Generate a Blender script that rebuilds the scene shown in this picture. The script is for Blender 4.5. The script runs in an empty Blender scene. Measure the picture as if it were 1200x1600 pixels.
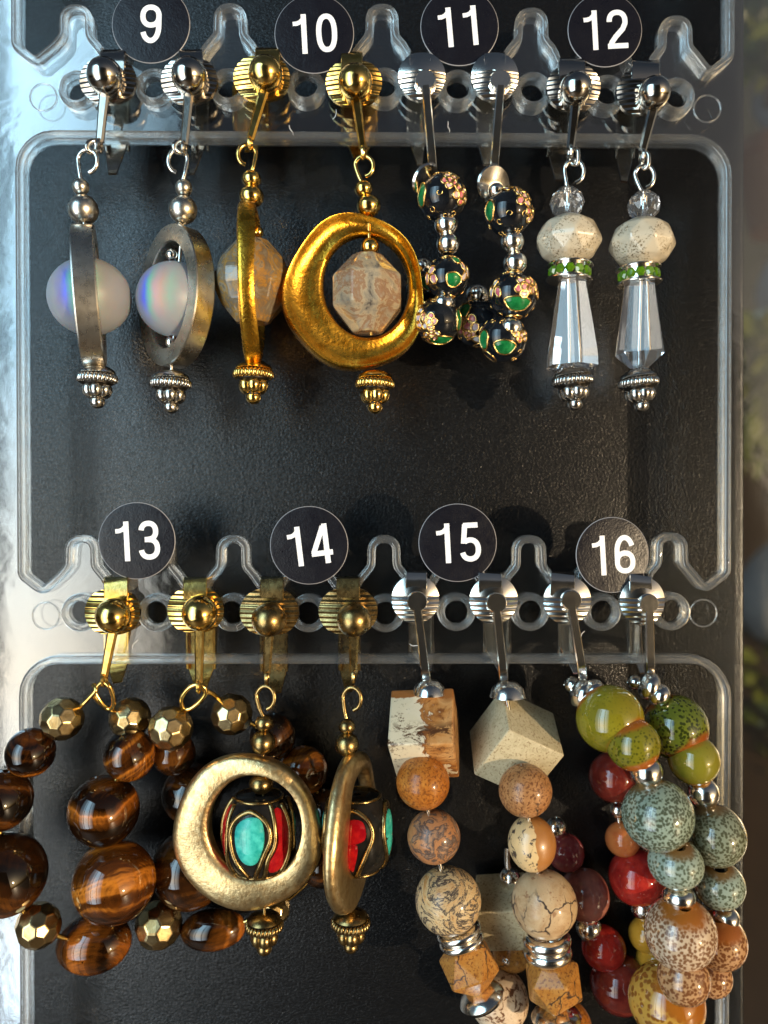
import bpy, bmesh, math, random
from mathutils import Vector, Matrix, Quaternion
random.seed(7)
sc = bpy.context.scene
C = sc.collection
PI = math.pi
# ------------------------------------------------------------------ frame
# Real size: 1 unit of the layout sheet = 0.12 mm.  The rack's front plane is local y = 0,
# d = distance in sheet units from that plane towards the viewer.  The whole display leans
# back by TILT (applied once, at the end, to every top-level object).
S = 1.2e-4
Z = 1250.0
CX, CY = 600.0, 800.0
TILT = Matrix.Rotation(math.radians(-25), 4, 'X')
BOARD = -114.0

def k(d): return (Z - d) / Z
def P(x, y, d=0.0):
    f = k(d) * S
    return Vector(((x - CX) * f, -d * S, (CY - y) * f))
def L(r, d=0.0): return r * k(d) * S

# ------------------------------------------------------------------ camera
cam_d = bpy.data.cameras.new('camera')
cam = bpy.data.objects.new('camera', cam_d); C.objects.link(cam)
cam_d.sensor_fit = 'VERTICAL'; cam_d.sensor_height = 36.0; cam_d.sensor_width = 27.0
cam_d.lens = 36.0 * Z / 1600.0
cam_d.clip_start = 0.005; cam_d.clip_end = 500.0
cam_d.dof.use_dof = True; cam_d.dof.focus_distance = (Z - 38) * S; cam_d.dof.aperture_fstop = 11.0
cam.location = (0, -Z * S, 0); cam.rotation_euler = (PI / 2, 0, 0)
sc.camera = cam
# ------------------------------------------------------------------ light
SUN_LOCAL = Vector((0.95, -1.0, -0.14)).normalized()
SUN = (TILT.to_3x3() @ SUN_LOCAL).normalized()
w = bpy.data.worlds.new('World'); sc.world = w; w.use_nodes = True
wn = w.node_tree; bg = wn.nodes['Background']
sky = wn.nodes.new('ShaderNodeTexSky'); sky.sky_type = 'NISHITA'; sky.sun_disc = False
sky.sun_elevation = math.asin(SUN.z); sky.sun_rotation = math.atan2(SUN.x, SUN.y)
wn.links.new(sky.outputs[0], bg.inputs[0]); bg.inputs[1].default_value = 0.05; sky.dust_density = 5.0; sky.ozone_density = 0.6
sl = bpy.data.lights.new('sun', 'SUN'); sl.energy = 3.1; sl.angle = math.radians(0.6); sl.color = (1.0, 0.77, 0.50)
so = bpy.data.objects.new('sun', sl); C.objects.link(so)
so.matrix_world = TILT.inverted() @ SUN.to_track_quat('Z', 'Y').to_matrix().to_4x4()
# the tall window / shop opening whose reflection every bead carries on its left side
WIN_POS = Vector((-0.44, -0.50, 0.02)); WIN_W, WIN_H = 0.56, 1.0
al = bpy.data.lights.new('window_daylight', 'AREA'); al.shape = 'RECTANGLE'; al.size = WIN_W; al.size_y = WIN_H
al.energy = 6.0; al.color = (1.0, 1.0, 1.0); al.use_nodes = True
ln = al.node_tree; em = ln.nodes['Emission']
def lnode(typ, ins=None, **kw):
    nd = ln.nodes.new(typ)
    for a_, v_ in kw.items(): setattr(nd, a_, v_)
    for i_, v_ in (ins or {}).items():
        if isinstance(v_, bpy.types.NodeSocket): ln.links.new(v_, nd.inputs[i_])
        else: nd.inputs[i_].default_value = v_
    return nd
par = lnode('ShaderNodeSeparateXYZ', {0: lnode('ShaderNodeNewGeometry').outputs['Parametric']}).outputs
lr = lnode('ShaderNodeValToRGB', {0: par[1]}); cr_ = lr.color_ramp; cr_.elements.new(0.45); cr_.elements.new(0.6)
for e_, (p_, c_) in zip(cr_.elements, [(0.0, (0.70, 0.84, 0.95)), (0.14, (0.74, 0.82, 0.86)), (0.33, (1.0, 0.90, 0.74)), (0.64, (0.50, 0.80, 1.0))]): e_.position = p_; e_.color = c_ + (1,)
bars = None
for ax_, pos_, hw_ in ((0, 0.36, 0.022), (0, 0.70, 0.022)):      # glazing bars
    q_ = lnode('ShaderNodeMath', {0: lnode('ShaderNodeMath', {0: par[ax_], 1: pos_}, operation='SUBTRACT').outputs[0]}, operation='ABSOLUTE').outputs[0]
    g_ = lnode('ShaderNodeMath', {0: q_, 1: hw_}, operation='GREATER_THAN').outputs[0]
    bars = g_ if bars is None else lnode('ShaderNodeMath', {0: bars, 1: g_}, operation='MULTIPLY').outputs[0]
sr_ = lnode('ShaderNodeValToRGB', {0: par[0]}); sr_.color_ramp.elements.new(0.3); sr_.color_ramp.elements.new(0.5); sr_.color_ramp.elements.new(0.7); sr_.color_ramp.elements.new(0.9)
for e_, (p_, c_) in zip(sr_.color_ramp.elements, [(0.0, 0.15), (0.24, 0.3), (0.34, 1.0), (0.56, 1.0), (0.66, 0.9), (1.0, 0.12)]): e_.position = p_; e_.color = (c_, c_, c_, 1)
side_ = lnode('ShaderNodeMath', {0: sr_.outputs[0], 1: 2.2}, operation='MULTIPLY').outputs[0]
glow = lnode('ShaderNodeMath', {1: side_}, operation='MULTIPLY')
ln.links.new(lr.outputs[0], em.inputs[0]); ln.links.new(lnode('ShaderNodeMath', {0: bars, 1: 0.85, 2: 0.15}, operation='MULTIPLY_ADD').outputs[0], glow.inputs[0]); ln.links.new(glow.outputs[0], em.inputs[1])
ao = bpy.data.objects.new('window_daylight', al); C.objects.link(ao)
ao.location = WIN_POS
ao.rotation_euler = (WIN_POS - Vector((-0.02, 0, 0.0))).to_track_quat('Z', 'Y').to_euler()
vs = sc.view_settings; vs.view_transform = 'Standard'; vs.look = 'None'; vs.exposure = 0.0; vs.gamma = 1.0
sc.cycles.max_bounces = 14; sc.cycles.transparent_max_bounces = 24; sc.cycles.transmission_bounces = 10
sc.cycles.glossy_bounces = 5; sc.cycles.diffuse_bounces = 3
sc.cycles.sample_clamp_indirect = 6.0; sc.cycles.blur_glossy = 0.3
sc.cycles.use_denoising = True
try: sc.cycles.denoiser = 'OPENIMAGEDENOISE'
except Exception: pass

# ------------------------------------------------------------------ node helpers
class NT:
    def __init__(s, name):
        s.m = bpy.data.materials.new(name); s.m.use_nodes = True
        s.t = s.m.node_tree; s.b = s.t.nodes['Principled BSDF']; s.out = s.t.nodes['Material Output']
    def put(s, sock, v):
        if isinstance(v, bpy.types.NodeSocket): s.t.links.new(v, sock)
        else:
            if isinstance(v, tuple) and len(v) == 3 and sock.type == 'RGBA': v = v + (1.0,)
            sock.default_value = v
    def n(s, typ, ins=None, **kw):
        nd = s.t.nodes.new(typ)
        for a, v in kw.items(): setattr(nd, a, v)
        for i, v in (ins or {}).items(): s.put(nd.inputs[i], v)
        return nd
    def set(s, **kw):
        for a, v in kw.items(): s.put(s.b.inputs[a.replace('_', ' ')], v)
        return s
    def co(s, scale=(1, 1, 1), rnd=True):
        """object coordinates in sheet units, shifted per object"""
        o = s.n('ShaderNodeTexCoord').outputs['Object']
        v = s.n('ShaderNodeVectorMath', {0: o, 1: (scale[0] / S, scale[1] / S, scale[2] / S)}, operation='MULTIPLY').outputs[0]
        if rnd:
            r = s.n('ShaderNodeObjectInfo').outputs['Random']
            r = s.math('MULTIPLY', r, 900.0)
            v = s.n('ShaderNodeVectorMath', {0: v, 1: r}, operation='ADD').outputs[0]
        return v
    def noise(s, v, scale, detail=3.0, rough=0.55, dist=0.0, col=False):
        nd = s.n('ShaderNodeTexNoise', {'Vector': v, 'Scale': scale, 'Detail': detail, 'Roughness': rough, 'Distortion': dist})
        return nd.outputs['Color' if col else 'Fac']
    def vor(s, v, scale, feature='F1', out='Distance', rnd=1.0):
        nd = s.n('ShaderNodeTexVoronoi', {'Vector': v, 'Scale': scale, 'Randomness': rnd}, feature=feature)
        return nd.outputs[out]
    def math(s, op, a, b=0.0, c=0.0, clamp=False):
        return s.n('ShaderNodeMath', {0: a, 1: b, 2: c}, operation=op, use_clamp=clamp).outputs[0]
    def vadd(s, a, b): return s.n('ShaderNodeVectorMath', {0: a, 1: b}, operation='ADD').outputs[0]
    def vscale(s, a, f): return s.n('ShaderNodeVectorMath', {0: a, 'Scale': f}, operation='SCALE').outputs[0]
    def ramp(s, fac, stops, interp='LINEAR'):
        nd = s.n('ShaderNodeValToRGB', {0: fac}); cr = nd.color_ramp; cr.interpolation = interp
        while len(cr.elements) < len(stops): cr.elements.new(0.5)
        for e, (p, c) in zip(cr.elements, stops):
            e.position = p; e.color = (c, c, c, 1) if isinstance(c, (int, float)) else tuple(c) + (1,)
        return nd.outputs[0]
    def step(s, fac, a, b): return s.n('ShaderNodeMapRange', {0: fac, 1: a, 2: b, 3: 0.0, 4: 1.0}, interpolation_type='SMOOTHSTEP').outputs[0]
    def mix(s, f, a, b): 
        nd = s.n('ShaderNodeMix', data_type='RGBA'); s.put(nd.inputs[0], f); s.put(nd.inputs[6], a); s.put(nd.inputs[7], b)
        return nd.outputs[2]
    def bump(s, h, strength, dist=1.0):
        nd = s.n('ShaderNodeBump', {'Height': h, 'Strength': strength, 'Distance': dist * S})
        s.put(s.b.inputs['Normal'], nd.outputs[0]); return nd.outputs[0]
    def sep(s, v): return s.n('ShaderNodeSeparateXYZ', {0: v}).outputs

def metal(name, col, rough, bscale=0.0, bstr=0.0, mott=None, mscale=0.05, rvar=0.0, bdist=2.0):
    t = NT(name); v = t.co()
    c = col
    if mott:
        f = t.noise(v, mscale, 6, 0.65)
        c = t.mix(t.step(f, 0.42, 0.66), col, mott)
    r = rough
    if rvar: r = t.math('MULTIPLY_ADD', t.noise(v, 0.09, 4), rvar, rough - rvar * 0.5, clamp=True)
    t.set(Base_Color=c, Metallic=1.0, Roughness=r)
    if bstr: t.bump(t.noise(v, bscale, 4, 0.6), bstr, bdist)
    return t.m

M = {}
M['nickel'] = metal('dark_nickel', (0.60, 0.56, 0.50), 0.14, 0.12, 0.06, rvar=0.1)
M['pewter'] = metal('antique_silver', (0.66, 0.64, 0.60), 0.2, 0.2, 0.1, (0.40, 0.38, 0.35), 0.06, 0.12)
M['ringsilver'] = metal('brushed_silver', (0.74, 0.70, 0.63), 0.28, 0.1, 0.06, (0.56, 0.52, 0.45), 0.03, 0.1)
M['black'] = metal('blackened_recess', (0.035, 0.03, 0.025), 0.5)
M['silver'] = metal('bright_silver', (0.92, 0.88, 0.81), 0.17, 0.15, 0.05, rvar=0.08)
M['gold'] = metal('polished_gold', (0.92, 0.63, 0.20), 0.16, 0.15, 0.06, (0.72, 0.45, 0.11), 0.05, 0.1)
M['agold'] = metal('hammered_gold', (0.86, 0.47, 0.055), 0.27, 0.22, 0.30, (0.62, 0.29, 0.025), 0.05, 0.16, 2.2)
M['brass'] = metal('antique_brass', (0.36, 0.25, 0.10), 0.28, 0.2, 0.15, (0.20, 0.13, 0.05), 0.07, 0.2)
M['hoopbrass'] = metal('worn_brass', (0.70, 0.53, 0.27), 0.36, 0.16, 0.28, (0.52, 0.34, 0.15), 0.10, 0.2, 2.6)
M['pyrite'] = metal('bronze_gold', (0.60, 0.46, 0.24), 0.24, 0.1, 0.08, (0.45, 0.31, 0.13), 0.04, 0.12)
M['wire'] = metal('gold_wire', (0.85, 0.55, 0.2), 0.25)

def acrylic(name, trans, glassy, white, rough, bscale, bstr, frk=2.7):
    t = NT(name); nt = t.t; v = t.co(rnd=False)
    h = t.math('ADD', t.noise(v, bscale, 3, 0.5, 1.0), t.math('MULTIPLY', t.noise(v, bscale * 12, 2), 0.06))
    nrm = t.n('ShaderNodeBump', {'Height': h, 'Strength': bstr, 'Distance': 8 * S}).outputs[0]
    tr = t.n('ShaderNodeBsdfTransparent', {0: (0.96, 0.97, 0.97)}).outputs[0]
    gl = t.n('ShaderNodeBsdfGlass', {'Color': (0.97, 0.98, 0.98), 'Roughness': rough, 'IOR': 1.49, 'Normal': nrm}).outputs[0]
    go = t.n('ShaderNodeBsdfGlossy', {'Color': (1, 1, 1), 'Roughness': rough, 'Normal': nrm}).outputs[0]
    di = t.n('ShaderNodeBsdfDiffuse', {'Color': (0.86, 0.88, 0.9), 'Normal': nrm}).outputs[0]
    tl = t.n('ShaderNodeBsdfTranslucent', {'Color': (0.86, 0.88, 0.9)}).outputs[0]
    fr = t.n('ShaderNodeFresnel', {'IOR': 1.49, 'Normal': nrm}).outputs[0]
    fr = t.math('MINIMUM', t.math('MULTIPLY', fr, frk), 0.75)
    thin = t.n('ShaderNodeMixShader', {0: fr, 1: tr, 2: go}).outputs[0]
    milk = t.n('ShaderNodeMixShader', {0: 0.5, 1: di, 2: tl}).outputs[0]
    a = t.n('ShaderNodeMixShader', {0: glassy, 1: thin, 2: gl}).outputs[0]
    # scratches and dust in the clear plastic
    dust = t.math('MULTIPLY', t.step(t.noise(v, 0.35, 2, 0.7), 0.70, 0.80), 0.25)
    scr = t.noise(t.n('ShaderNodeVectorMath', {0: v, 1: (1.0, 1.0, 0.06)}, operation='MULTIPLY').outputs[0], 0.25, 3, 0.6)
    wf = t.math('ADD', white, t.math('ADD', dust, t.math('MULTIPLY', t.step(scr, 0.60, 0.8), white)), clamp=True)
    b = t.n('ShaderNodeMixShader', {0: wf, 1: a, 2: milk}).outputs[0]
    nt.links.new(b, t.out.inputs[0]); return t.m
M['acr'] = acrylic('clear_acrylic', 0.95, 0.0, 0.004, 0.07, 0.006, 0.10)
M['rim'] = acrylic('moulded_acrylic', 0.4, 0.52, 0.085, 0.006, 0.02, 0.15, 1.8)
M['edge'] = acrylic('wavy_acrylic', 0.2, 0.0, 0.006, 0.03, 0.02, 0.6)

t = NT('black_grained_plastic'); v = t.co(rnd=False)
h = t.math('ADD', t.noise(v, 0.28, 2, 0.5, 0.6), t.math('MULTIPLY', t.noise(v, 0.8, 2), 0.4))
t.set(Base_Color=t.mix(t.noise(v, 0.5, 2), (0.0022, 0.0024, 0.003), (0.0045, 0.005, 0.006)), Roughness=0.24, Specular_IOR_Level=t.ramp(t.noise(v, 0.55, 2, 0.6), [(0.30, 0.22), (0.70, 1.0)])); t.bump(h, 0.7, 0.85)
M['board'] = t.m
t = NT('black_vinyl'); v = t.co(); wear = t.noise(v, 0.03, 5, 0.65)
ds = t.math('MULTIPLY', t.step(t.noise(v, 0.5, 2, 0.6), 0.68, 0.76), 0.5)
t.set(Base_Color=t.mix(ds, (0.006, 0.006, 0.010), (0.10, 0.10, 0.11)), Roughness=t.math('MULTIPLY_ADD', wear, 0.35, 0.14), Specular_IOR_Level=0.3)
t.bump(t.math('ADD', t.noise(v, 0.35, 2), t.math('MULTIPLY', t.noise(v, 0.02, 3), 4.0)), 0.2, 2.0); M['vinyl'] = t.m
t = NT('white_print'); t.set(Base_Color=(0.82, 0.83, 0.86), Roughness=0.4); M['white'] = t.m
t = NT('sticker_edge'); t.set(Base_Color=(0.25, 0.25, 0.27), Roughness=0.5); M['stk_edge'] = t.m

def bead_coat(t, rough=0.08):
    t.set(Roughness=0.3, Specular_IOR_Level=0.0, Coat_Weight=1.0, Coat_Roughness=rough, Coat_IOR=1.65); return t.m
def tiger(name, dark, mid, light, freq=0.05, shift=0.0):
    t = NT(name); v = t.co(); x, y, z = t.sep(v)
    w_ = t.noise(v, 0.010, 3, 0.5)
    p = t.math('MULTIPLY_ADD', w_, 50.0, z)
    p = t.math('MULTIPLY_ADD', x, 0.45, p)
    band = t.n('ShaderNodeTexNoise', {'W': t.math('MULTIPLY', p, freq), 'Scale': 1.0, 'Detail': 3.0, 'Roughness': 0.55}, noise_dimensions='1D').outputs[0]
    fine = t.n('ShaderNodeTexNoise', {'W': t.math('MULTIPLY', p, freq * 9), 'Scale': 1.0, 'Detail': 2.0}, noise_dimensions='1D').outputs[0]
    fib = t.noise(t.n('ShaderNodeVectorMath', {0: v, 1: (1.0, 0.10, 0.14)}, operation='MULTIPLY').outputs[0], 0.30, 3, 0.6)
    f = t.math('MULTIPLY_ADD', t.math('SUBTRACT', fine, 0.5), 0.09, band)
    f = t.math('MULTIPLY_ADD', t.math('SUBTRACT', fib, 0.5), 0.16, f)
    c = t.ramp(f, [(0.34 + shift, dark), (0.47 + shift, mid), (0.56 + shift, light), (0.62 + shift, mid), (0.72 + shift, dark)])
    c = t.mix(t.step(t.noise(v, 0.13, 5, 0.7), 0.64, 0.70), c, dark)
    t.set(Base_Color=c, Roughness=0.35, Specular_IOR_Level=0.0, Coat_Weight=1.0, Coat_Roughness=0.04, Coat_IOR=1.6)
    return t.m
M['tiger'] = tiger('tiger_eye', (0.005, 0.0022, 0.0012), (0.075, 0.022, 0.0035), (0.46, 0.155, 0.018), 0.013, 0.08)
M['tigerdark'] = tiger('dark_tiger_eye', (0.005, 0.003, 0.002), (0.026, 0.009, 0.0025), (0.10, 0.034, 0.006), 0.012)
M['tigerwarm'] = tiger('golden_tiger_eye', (0.008, 0.003, 0.001), (0.09, 0.028, 0.004), (0.38, 0.115, 0.014), 0.012, 0.04)

def glaze(name, base, spot, pole, sscale, sthr, rr, base2=None, pole_at=0.72, streak=0.0):
    """reactive glaze: spotted body, brown where it breaks at the holes (bead axis = object z)"""
    t = NT(name); v = t.co(); o = t.co(rnd=False)
    wv = t.vadd(v, t.vscale(t.noise(v, 0.15, 2, col=True), 4.0))
    d = t.vor(wv, sscale * 1.25, 'F1')
    big = t.noise(v, 0.03, 3)
    thr = t.math('MULTIPLY_ADD', big, 0.34, sthr * 0.95 - 0.09)
    sp = t.step(t.math('SUBTRACT', d, thr), 0.11, -0.09)
    b = base if base2 is None else t.mix(t.step(big, 0.35, 0.7), base, base2)
    c = t.mix(t.math('MULTIPLY', sp, 0.92), b, spot)
    z = t.math('ABSOLUTE', t.math('DIVIDE', t.sep(o)[2], rr))
    pz = t.step(t.math('MULTIPLY_ADD', t.noise(v, 0.05, 3), 0.22, z), pole_at + 0.02, pole_at + 0.22)
    c = t.mix(pz, c, pole)
    t.set(Base_Color=c); return bead_coat(t, 0.03)

def stone(name, stops, scale, detail=8, dist=1.2, vein=None, vscale=0.02, vth=(0.02, 0.06), fleck=None, fscale=0.2, fth=(0.62, 0.7), rough=0.35, coat=0.35, rough_noise=0.68):
    t = NT(name); v = t.co()
    f = t.noise(v, scale, detail, rough_noise, dist)
    c = t.ramp(f, stops)
    if fleck:
        c = t.mix(t.step(t.noise(v, fscale, 3, 0.6), *fth), c, fleck)
    if vein:
        wv = t.vadd(v, t.vscale(t.noise(v, 0.04, 3, col=True), 30.0))
        e = t.vor(wv, vscale, 'DISTANCE_TO_EDGE')
        msk = t.math('MULTIPLY', t.step(e, vth[1], vth[0]), t.step(t.noise(v, 0.015, 2), 0.38, 0.52))
        c = t.mix(msk, c, vein)
    sp = t.math('MULTIPLY', t.step(t.noise(v, 0.42, 3, 0.7), 0.60, 0.68), t.step(t.noise(v, 0.05, 3), 0.36, 0.62))
    c = t.mix(t.math('MULTIPLY', sp, 0.6), c, (0.06, 0.035, 0.02))
    t.set(Base_Color=c, Roughness=rough, Specular_IOR_Level=0.12, Coat_Weight=coat, Coat_Roughness=0.03 if coat > 0.9 else 0.10); return t.m
tanA, tanB, tanC, dk = (0.52, 0.27, 0.09), (0.42, 0.17, 0.045), (0.66, 0.46, 0.24), (0.035, 0.025, 0.02)
M['j_orange'] = stone('orange_jasper', [(0.3, (0.25, 0.075, 0.012)), (0.5, (0.36, 0.125, 0.02)), (0.7, (0.43, 0.18, 0.035))], 0.06, fleck=(0.17, 0.055, 0.012), fscale=0.26, fth=(0.48, 0.62))
M['j_rose'] = stone('rose_jasper', [(0.3, (0.29, 0.125, 0.045)), (0.6, (0.40, 0.20, 0.08)), (0.8, (0.44, 0.24, 0.10))], 0.05, fleck=(0.15, 0.06, 0.025), fscale=0.27, fth=(0.50, 0.60), vein=dk, vscale=0.02, vth=(0.0, 0.05))
M['j_dark'] = stone('clouded_jasper', [(0.30, (0.28, 0.12, 0.05)), (0.47, (0.36, 0.17, 0.075)), (0.53, (0.05, 0.04, 0.04)), (0.57, (0.16, 0.11, 0.085)), (0.66, (0.38, 0.20, 0.10)), (0.8, (0.28, 0.12, 0.045))], 0.045)
M['j_pic'] = stone('picture_jasper', [(0.28, (0.26, 0.09, 0.015)), (0.38, (0.36, 0.16, 0.04)), (0.44, (0.52, 0.38, 0.20)), (0.485, (0.56, 0.42, 0.24)), (0.50, (0.05, 0.04, 0.035)), (0.535, (0.07, 0.055, 0.05)), (0.55, (0.50, 0.36, 0.19)), (0.62, (0.42, 0.24, 0.10)), (0.645, (0.06, 0.05, 0.045)), (0.66, (0.46, 0.30, 0.15))], 0.022, dist=0.8, rough_noise=0.75)
M['j_map'] = stone('cracked_map_stone', [(0.3, (0.32, 0.18, 0.085)), (0.5, (0.46, 0.32, 0.18)), (0.7, (0.52, 0.39, 0.24))], 0.03, vein=(0.05, 0.035, 0.03), vscale=0.024, vth=(0.012, 0.05), fleck=(0.30, 0.17, 0.09), fscale=0.09, fth=(0.60, 0.66))
M['j_facet'] = stone('tan_jasper', [(0.3, (0.28, 0.105, 0.018)), (0.5, (0.38, 0.17, 0.036)), (0.75, (0.43, 0.23, 0.065))], 0.05, fleck=(0.20, 0.075, 0.02), fscale=0.25, fth=(0.52, 0.62), vein=dk, vscale=0.016, vth=(0.0, 0.035))
M['j_speck'] = stone('dalmatian_stone', [(0.3, (0.66, 0.54, 0.40)), (0.52, (0.60, 0.46, 0.32)), (0.56, (0.16, 0.075, 0.04)), (0.8, (0.10, 0.05, 0.03))], 0.085, dist=0.8)
M['j_cube'] = stone('speckled_cream_stone', [(0.3, (0.38, 0.32, 0.19)), (0.5, (0.49, 0.42, 0.27)), (0.7, (0.54, 0.47, 0.31))], 0.09, fleck=(0.27, 0.20, 0.11), fscale=0.28, fth=(0.55, 0.66), rough=0.5, coat=0.1)
M['agate'] = stone('banded_agate', [(0.28, (0.13, 0.115, 0.09)), (0.41, (0.30, 0.26, 0.195)), (0.49, (0.24, 0.13, 0.07)), (0.53, (0.36, 0.29, 0.19)), (0.62, (0.22, 0.19, 0.145)), (0.68, (0.06, 0.05, 0.045))], 0.020, dist=0.8, coat=1.0, rough=0.2)
M['agate_gray'] = stone('gray_agate', [(0.30, (0.30, 0.27, 0.20)), (0.44, (0.17, 0.14, 0.10)), (0.53, (0.36, 0.20, 0.04)), (0.58, (0.28, 0.24, 0.17)), (0.68, (0.06, 0.05, 0.04))], 0.026, dist=1.4, coat=1.0, rough=0.2)
# landscape cube: cream ground, brown hills, black dendrites
t = NT('landscape_stone'); v = t.co(rnd=False); x, y, z = t.sep(v); hv = t.math('ADD', y, z)      # runs down the two front faces
n1 = t.noise(v, 0.022, 7, 0.62, 1.0)
hh = t.math('ADD', t.math('MULTIPLY_ADD', x, 0.0062, t.math('MULTIPLY', hv, 0.0012)), n1)
c = t.ramp(hh, [(0.40, (0.60, 0.53, 0.38)), (0.56, (0.64, 0.57, 0.43)), (0.575, (0.22, 0.08, 0.02)), (0.64, (0.40, 0.18, 0.05)), (0.78, (0.50, 0.28, 0.11)), (0.95, (0.26, 0.10, 0.025))])
n2 = t.math('MULTIPLY', t.step(t.noise(t.n('ShaderNodeVectorMath', {0: v, 1: (0.6, 1.0, 1.6)}, operation='MULTIPLY').outputs[0], 0.045, 8, 0.78, 0.6), 0.50, 0.55), t.step(t.math('ABSOLUTE', t.math('ADD', hv, -14.0)), 30.0, 8.0))
c = t.mix(n2, c, (0.07, 0.028, 0.010))
hl = t.noise(t.n('ShaderNodeVectorMath', {0: v, 1: (0.5, 0.5, 2.4)}, operation='MULTIPLY').outputs[0], 0.04, 8, 0.75, 1.2)
c = t.mix(t.math('MULTIPLY', t.step(hh, 0.565, 0.60), t.step(hl, 0.50, 0.60)), c, (0.17, 0.06, 0.016))
c = t.mix(t.math('MULTIPLY', t.step(t.noise(v, 0.16, 7, 0.78), 0.54, 0.60), t.step(t.noise(v, 0.03, 3), 0.42, 0.56)), c, (0.08, 0.04, 0.02))
c = t.mix(t.step(t.math('ADD', hv, t.math('MULTIPLY', n1, 22.0)), 91.0, 93.0), c, (0.26, 0.10, 0.025))
t.set(Base_Color=c, Roughness=0.4, Specular_IOR_Level=0.3, Coat_Weight=0.3, Coat_Roughness=0.15); M['j_land'] = t.m
# split disc: cream with dendrites one side, brown the other
t = NT('split_jasper'); v = t.co(rnd=False); x, y, z = t.sep(v)
e = t.math('MULTIPLY_ADD', t.noise(v, 0.05, 4), 14.0, x)
half = t.step(e, 8.0, 9.0)
cr = t.mix(t.step(t.noise(v, 0.075, 6, 0.7, 0.6), 0.54, 0.58), (0.62, 0.44, 0.22), (0.06, 0.045, 0.035))
br = t.mix(t.noise(v, 0.06, 4), (0.30, 0.12, 0.03), (0.44, 0.19, 0.05))
t.set(Base_Color=t.mix(half, cr, br), Roughness=0.35, Coat_Weight=0.5, Coat_Roughness=0.1); M['j_split'] = t.m
# frosted glass with an iridescent foil inside
t = NT('frosted_iridescent_glass'); o = t.co(rnd=False); x, y, z = t.sep(o)
u = t.math('MULTIPLY_ADD', t.noise(o, 0.03, 3), 14.0, x)
film = t.ramp(t.math('MULTIPLY_ADD', u, 1 / 110.0, 0.5 - 7 / 110.0), [(0.16, (0.29, 0.30, 0.33)), (0.28, (0.15, 0.16, 0.42)), (0.37, (0.05, 0.10, 0.75)), (0.46, (0.08, 0.46, 0.30)), (0.55, (0.46, 0.26, 0.27)), (0.63, (0.46, 0.26, 0.18)), (0.74, (0.24, 0.38, 0.32)), (0.86, (0.29, 0.29, 0.31))])
msk = t.math('MULTIPLY', t.step(t.math('ABSOLUTE', z), 50.0, 6.0), t.step(t.math('ABSOLUTE', x), 60.0, 30.0))
c = t.mix(t.math('MULTIPLY', msk, t.math('MULTIPLY_ADD', t.noise(o, 0.05, 4), 0.6, 0.5), clamp=True), (0.29, 0.30, 0.33), film)
t.set(Base_Color=c, Roughness=0.45, Subsurface_Weight=0.55, Subsurface_Scale=0.003)
t.bump(t.noise(o, 0.3, 2), 0.06, 1.0); M['frost'] = t.m
# clear crystal
t = NT('clear_crystal'); t.set(Base_Color=(0.97, 0.98, 1.0), Roughness=0.0, IOR=1.58, Transmission_Weight=0.965); M['crystal'] = t.m
t = NT('green_crystal'); v = t.co(); t.set(Base_Color=t.mix(t.noise(v, 0.15, 1), (0.035, 0.13, 0.004), (0.17, 0.36, 0.012)), Roughness=0.04, IOR=1.6, Transmission_Weight=0.25, Coat_Weight=1.0, Coat_Roughness=0.02); M['peridot'] = t.m
t = NT('cream_flecked_glass'); v = t.co(); b = t.mix(t.noise(v, 0.03, 3), (0.50, 0.43, 0.31), (0.60, 0.54, 0.42))
f = t.math('MULTIPLY', t.step(t.noise(v, 0.34, 4, 0.7), 0.53, 0.60), t.step(t.noise(v, 0.04, 2), 0.40, 0.55))
t.set(Base_Color=t.mix(f, b, (0.20, 0.15, 0.08)), Metallic=t.math('MULTIPLY', f, 0.6), Roughness=0.3, Coat_Weight=0.8, Coat_Roughness=0.08); M['cream'] = t.m
def plain(name, a, b, rough=0.3, coat=1.0, sc_=0.04, spec=None):
    t = NT(name); v = t.co(); t.set(Base_Color=t.mix(t.step(t.noise(v, sc_, 4, 0.6), 0.3, 0.7), a, b), Roughness=rough, Specular_IOR_Level=0.0, Coat_Weight=coat, Coat_Roughness=0.04); return t.m
M['enamel'] = plain('black_enamel', (0.004, 0.005, 0.007), (0.012, 0.014, 0.018), 0.15)
M['pink'] = plain('pink_enamel', (0.55, 0.10, 0.15), (0.72, 0.46, 0.47), 0.3, 1.0, 0.07)
M['pwhite'] = plain('white_enamel', (0.55, 0.60, 0.68), (0.66, 0.36, 0.38), 0.3, 1.0, 0.05)
M['green'] = plain('green_enamel', (0.004, 0.10, 0.025), (0.02, 0.24, 0.07), 0.25, 1.0, 0.06)
M['turq'] = plain('turquoise', (0.015, 0.30, 0.27), (0.07, 0.52, 0.45), 0.3, 0.6, 0.09)
M['coral'] = plain('red_coral', (0.28, 0.004, 0.010), (0.45, 0.012, 0.014), 0.3, 0.7, 0.09)
M['resin'] = plain('black_resin', (0.008, 0.008, 0.008), (0.02, 0.018, 0.016), 0.35, 0.4)
M['red'] = plain('red_agate', (0.22, 0.012, 0.010), (0.42, 0.03, 0.02), 0.2)
M['darkred'] = plain('dark_red_agate', (0.085, 0.010, 0.008), (0.17, 0.025, 0.016), 0.2)
M['mauve'] = plain('mauve_agate', (0.20, 0.07, 0.06), (0.34, 0.12, 0.09), 0.25)
M['purple'] = plain('plum_agate', (0.17, 0.02, 0.03), (0.26, 0.06, 0.07), 0.2)
M['orange'] = plain('orange_agate', (0.42, 0.10, 0.03), (0.52, 0.17, 0.05), 0.2)
M['ochre'] = plain('ochre_agate', (0.36, 0.18, 0.02), (0.46, 0.25, 0.03), 0.2)

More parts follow.
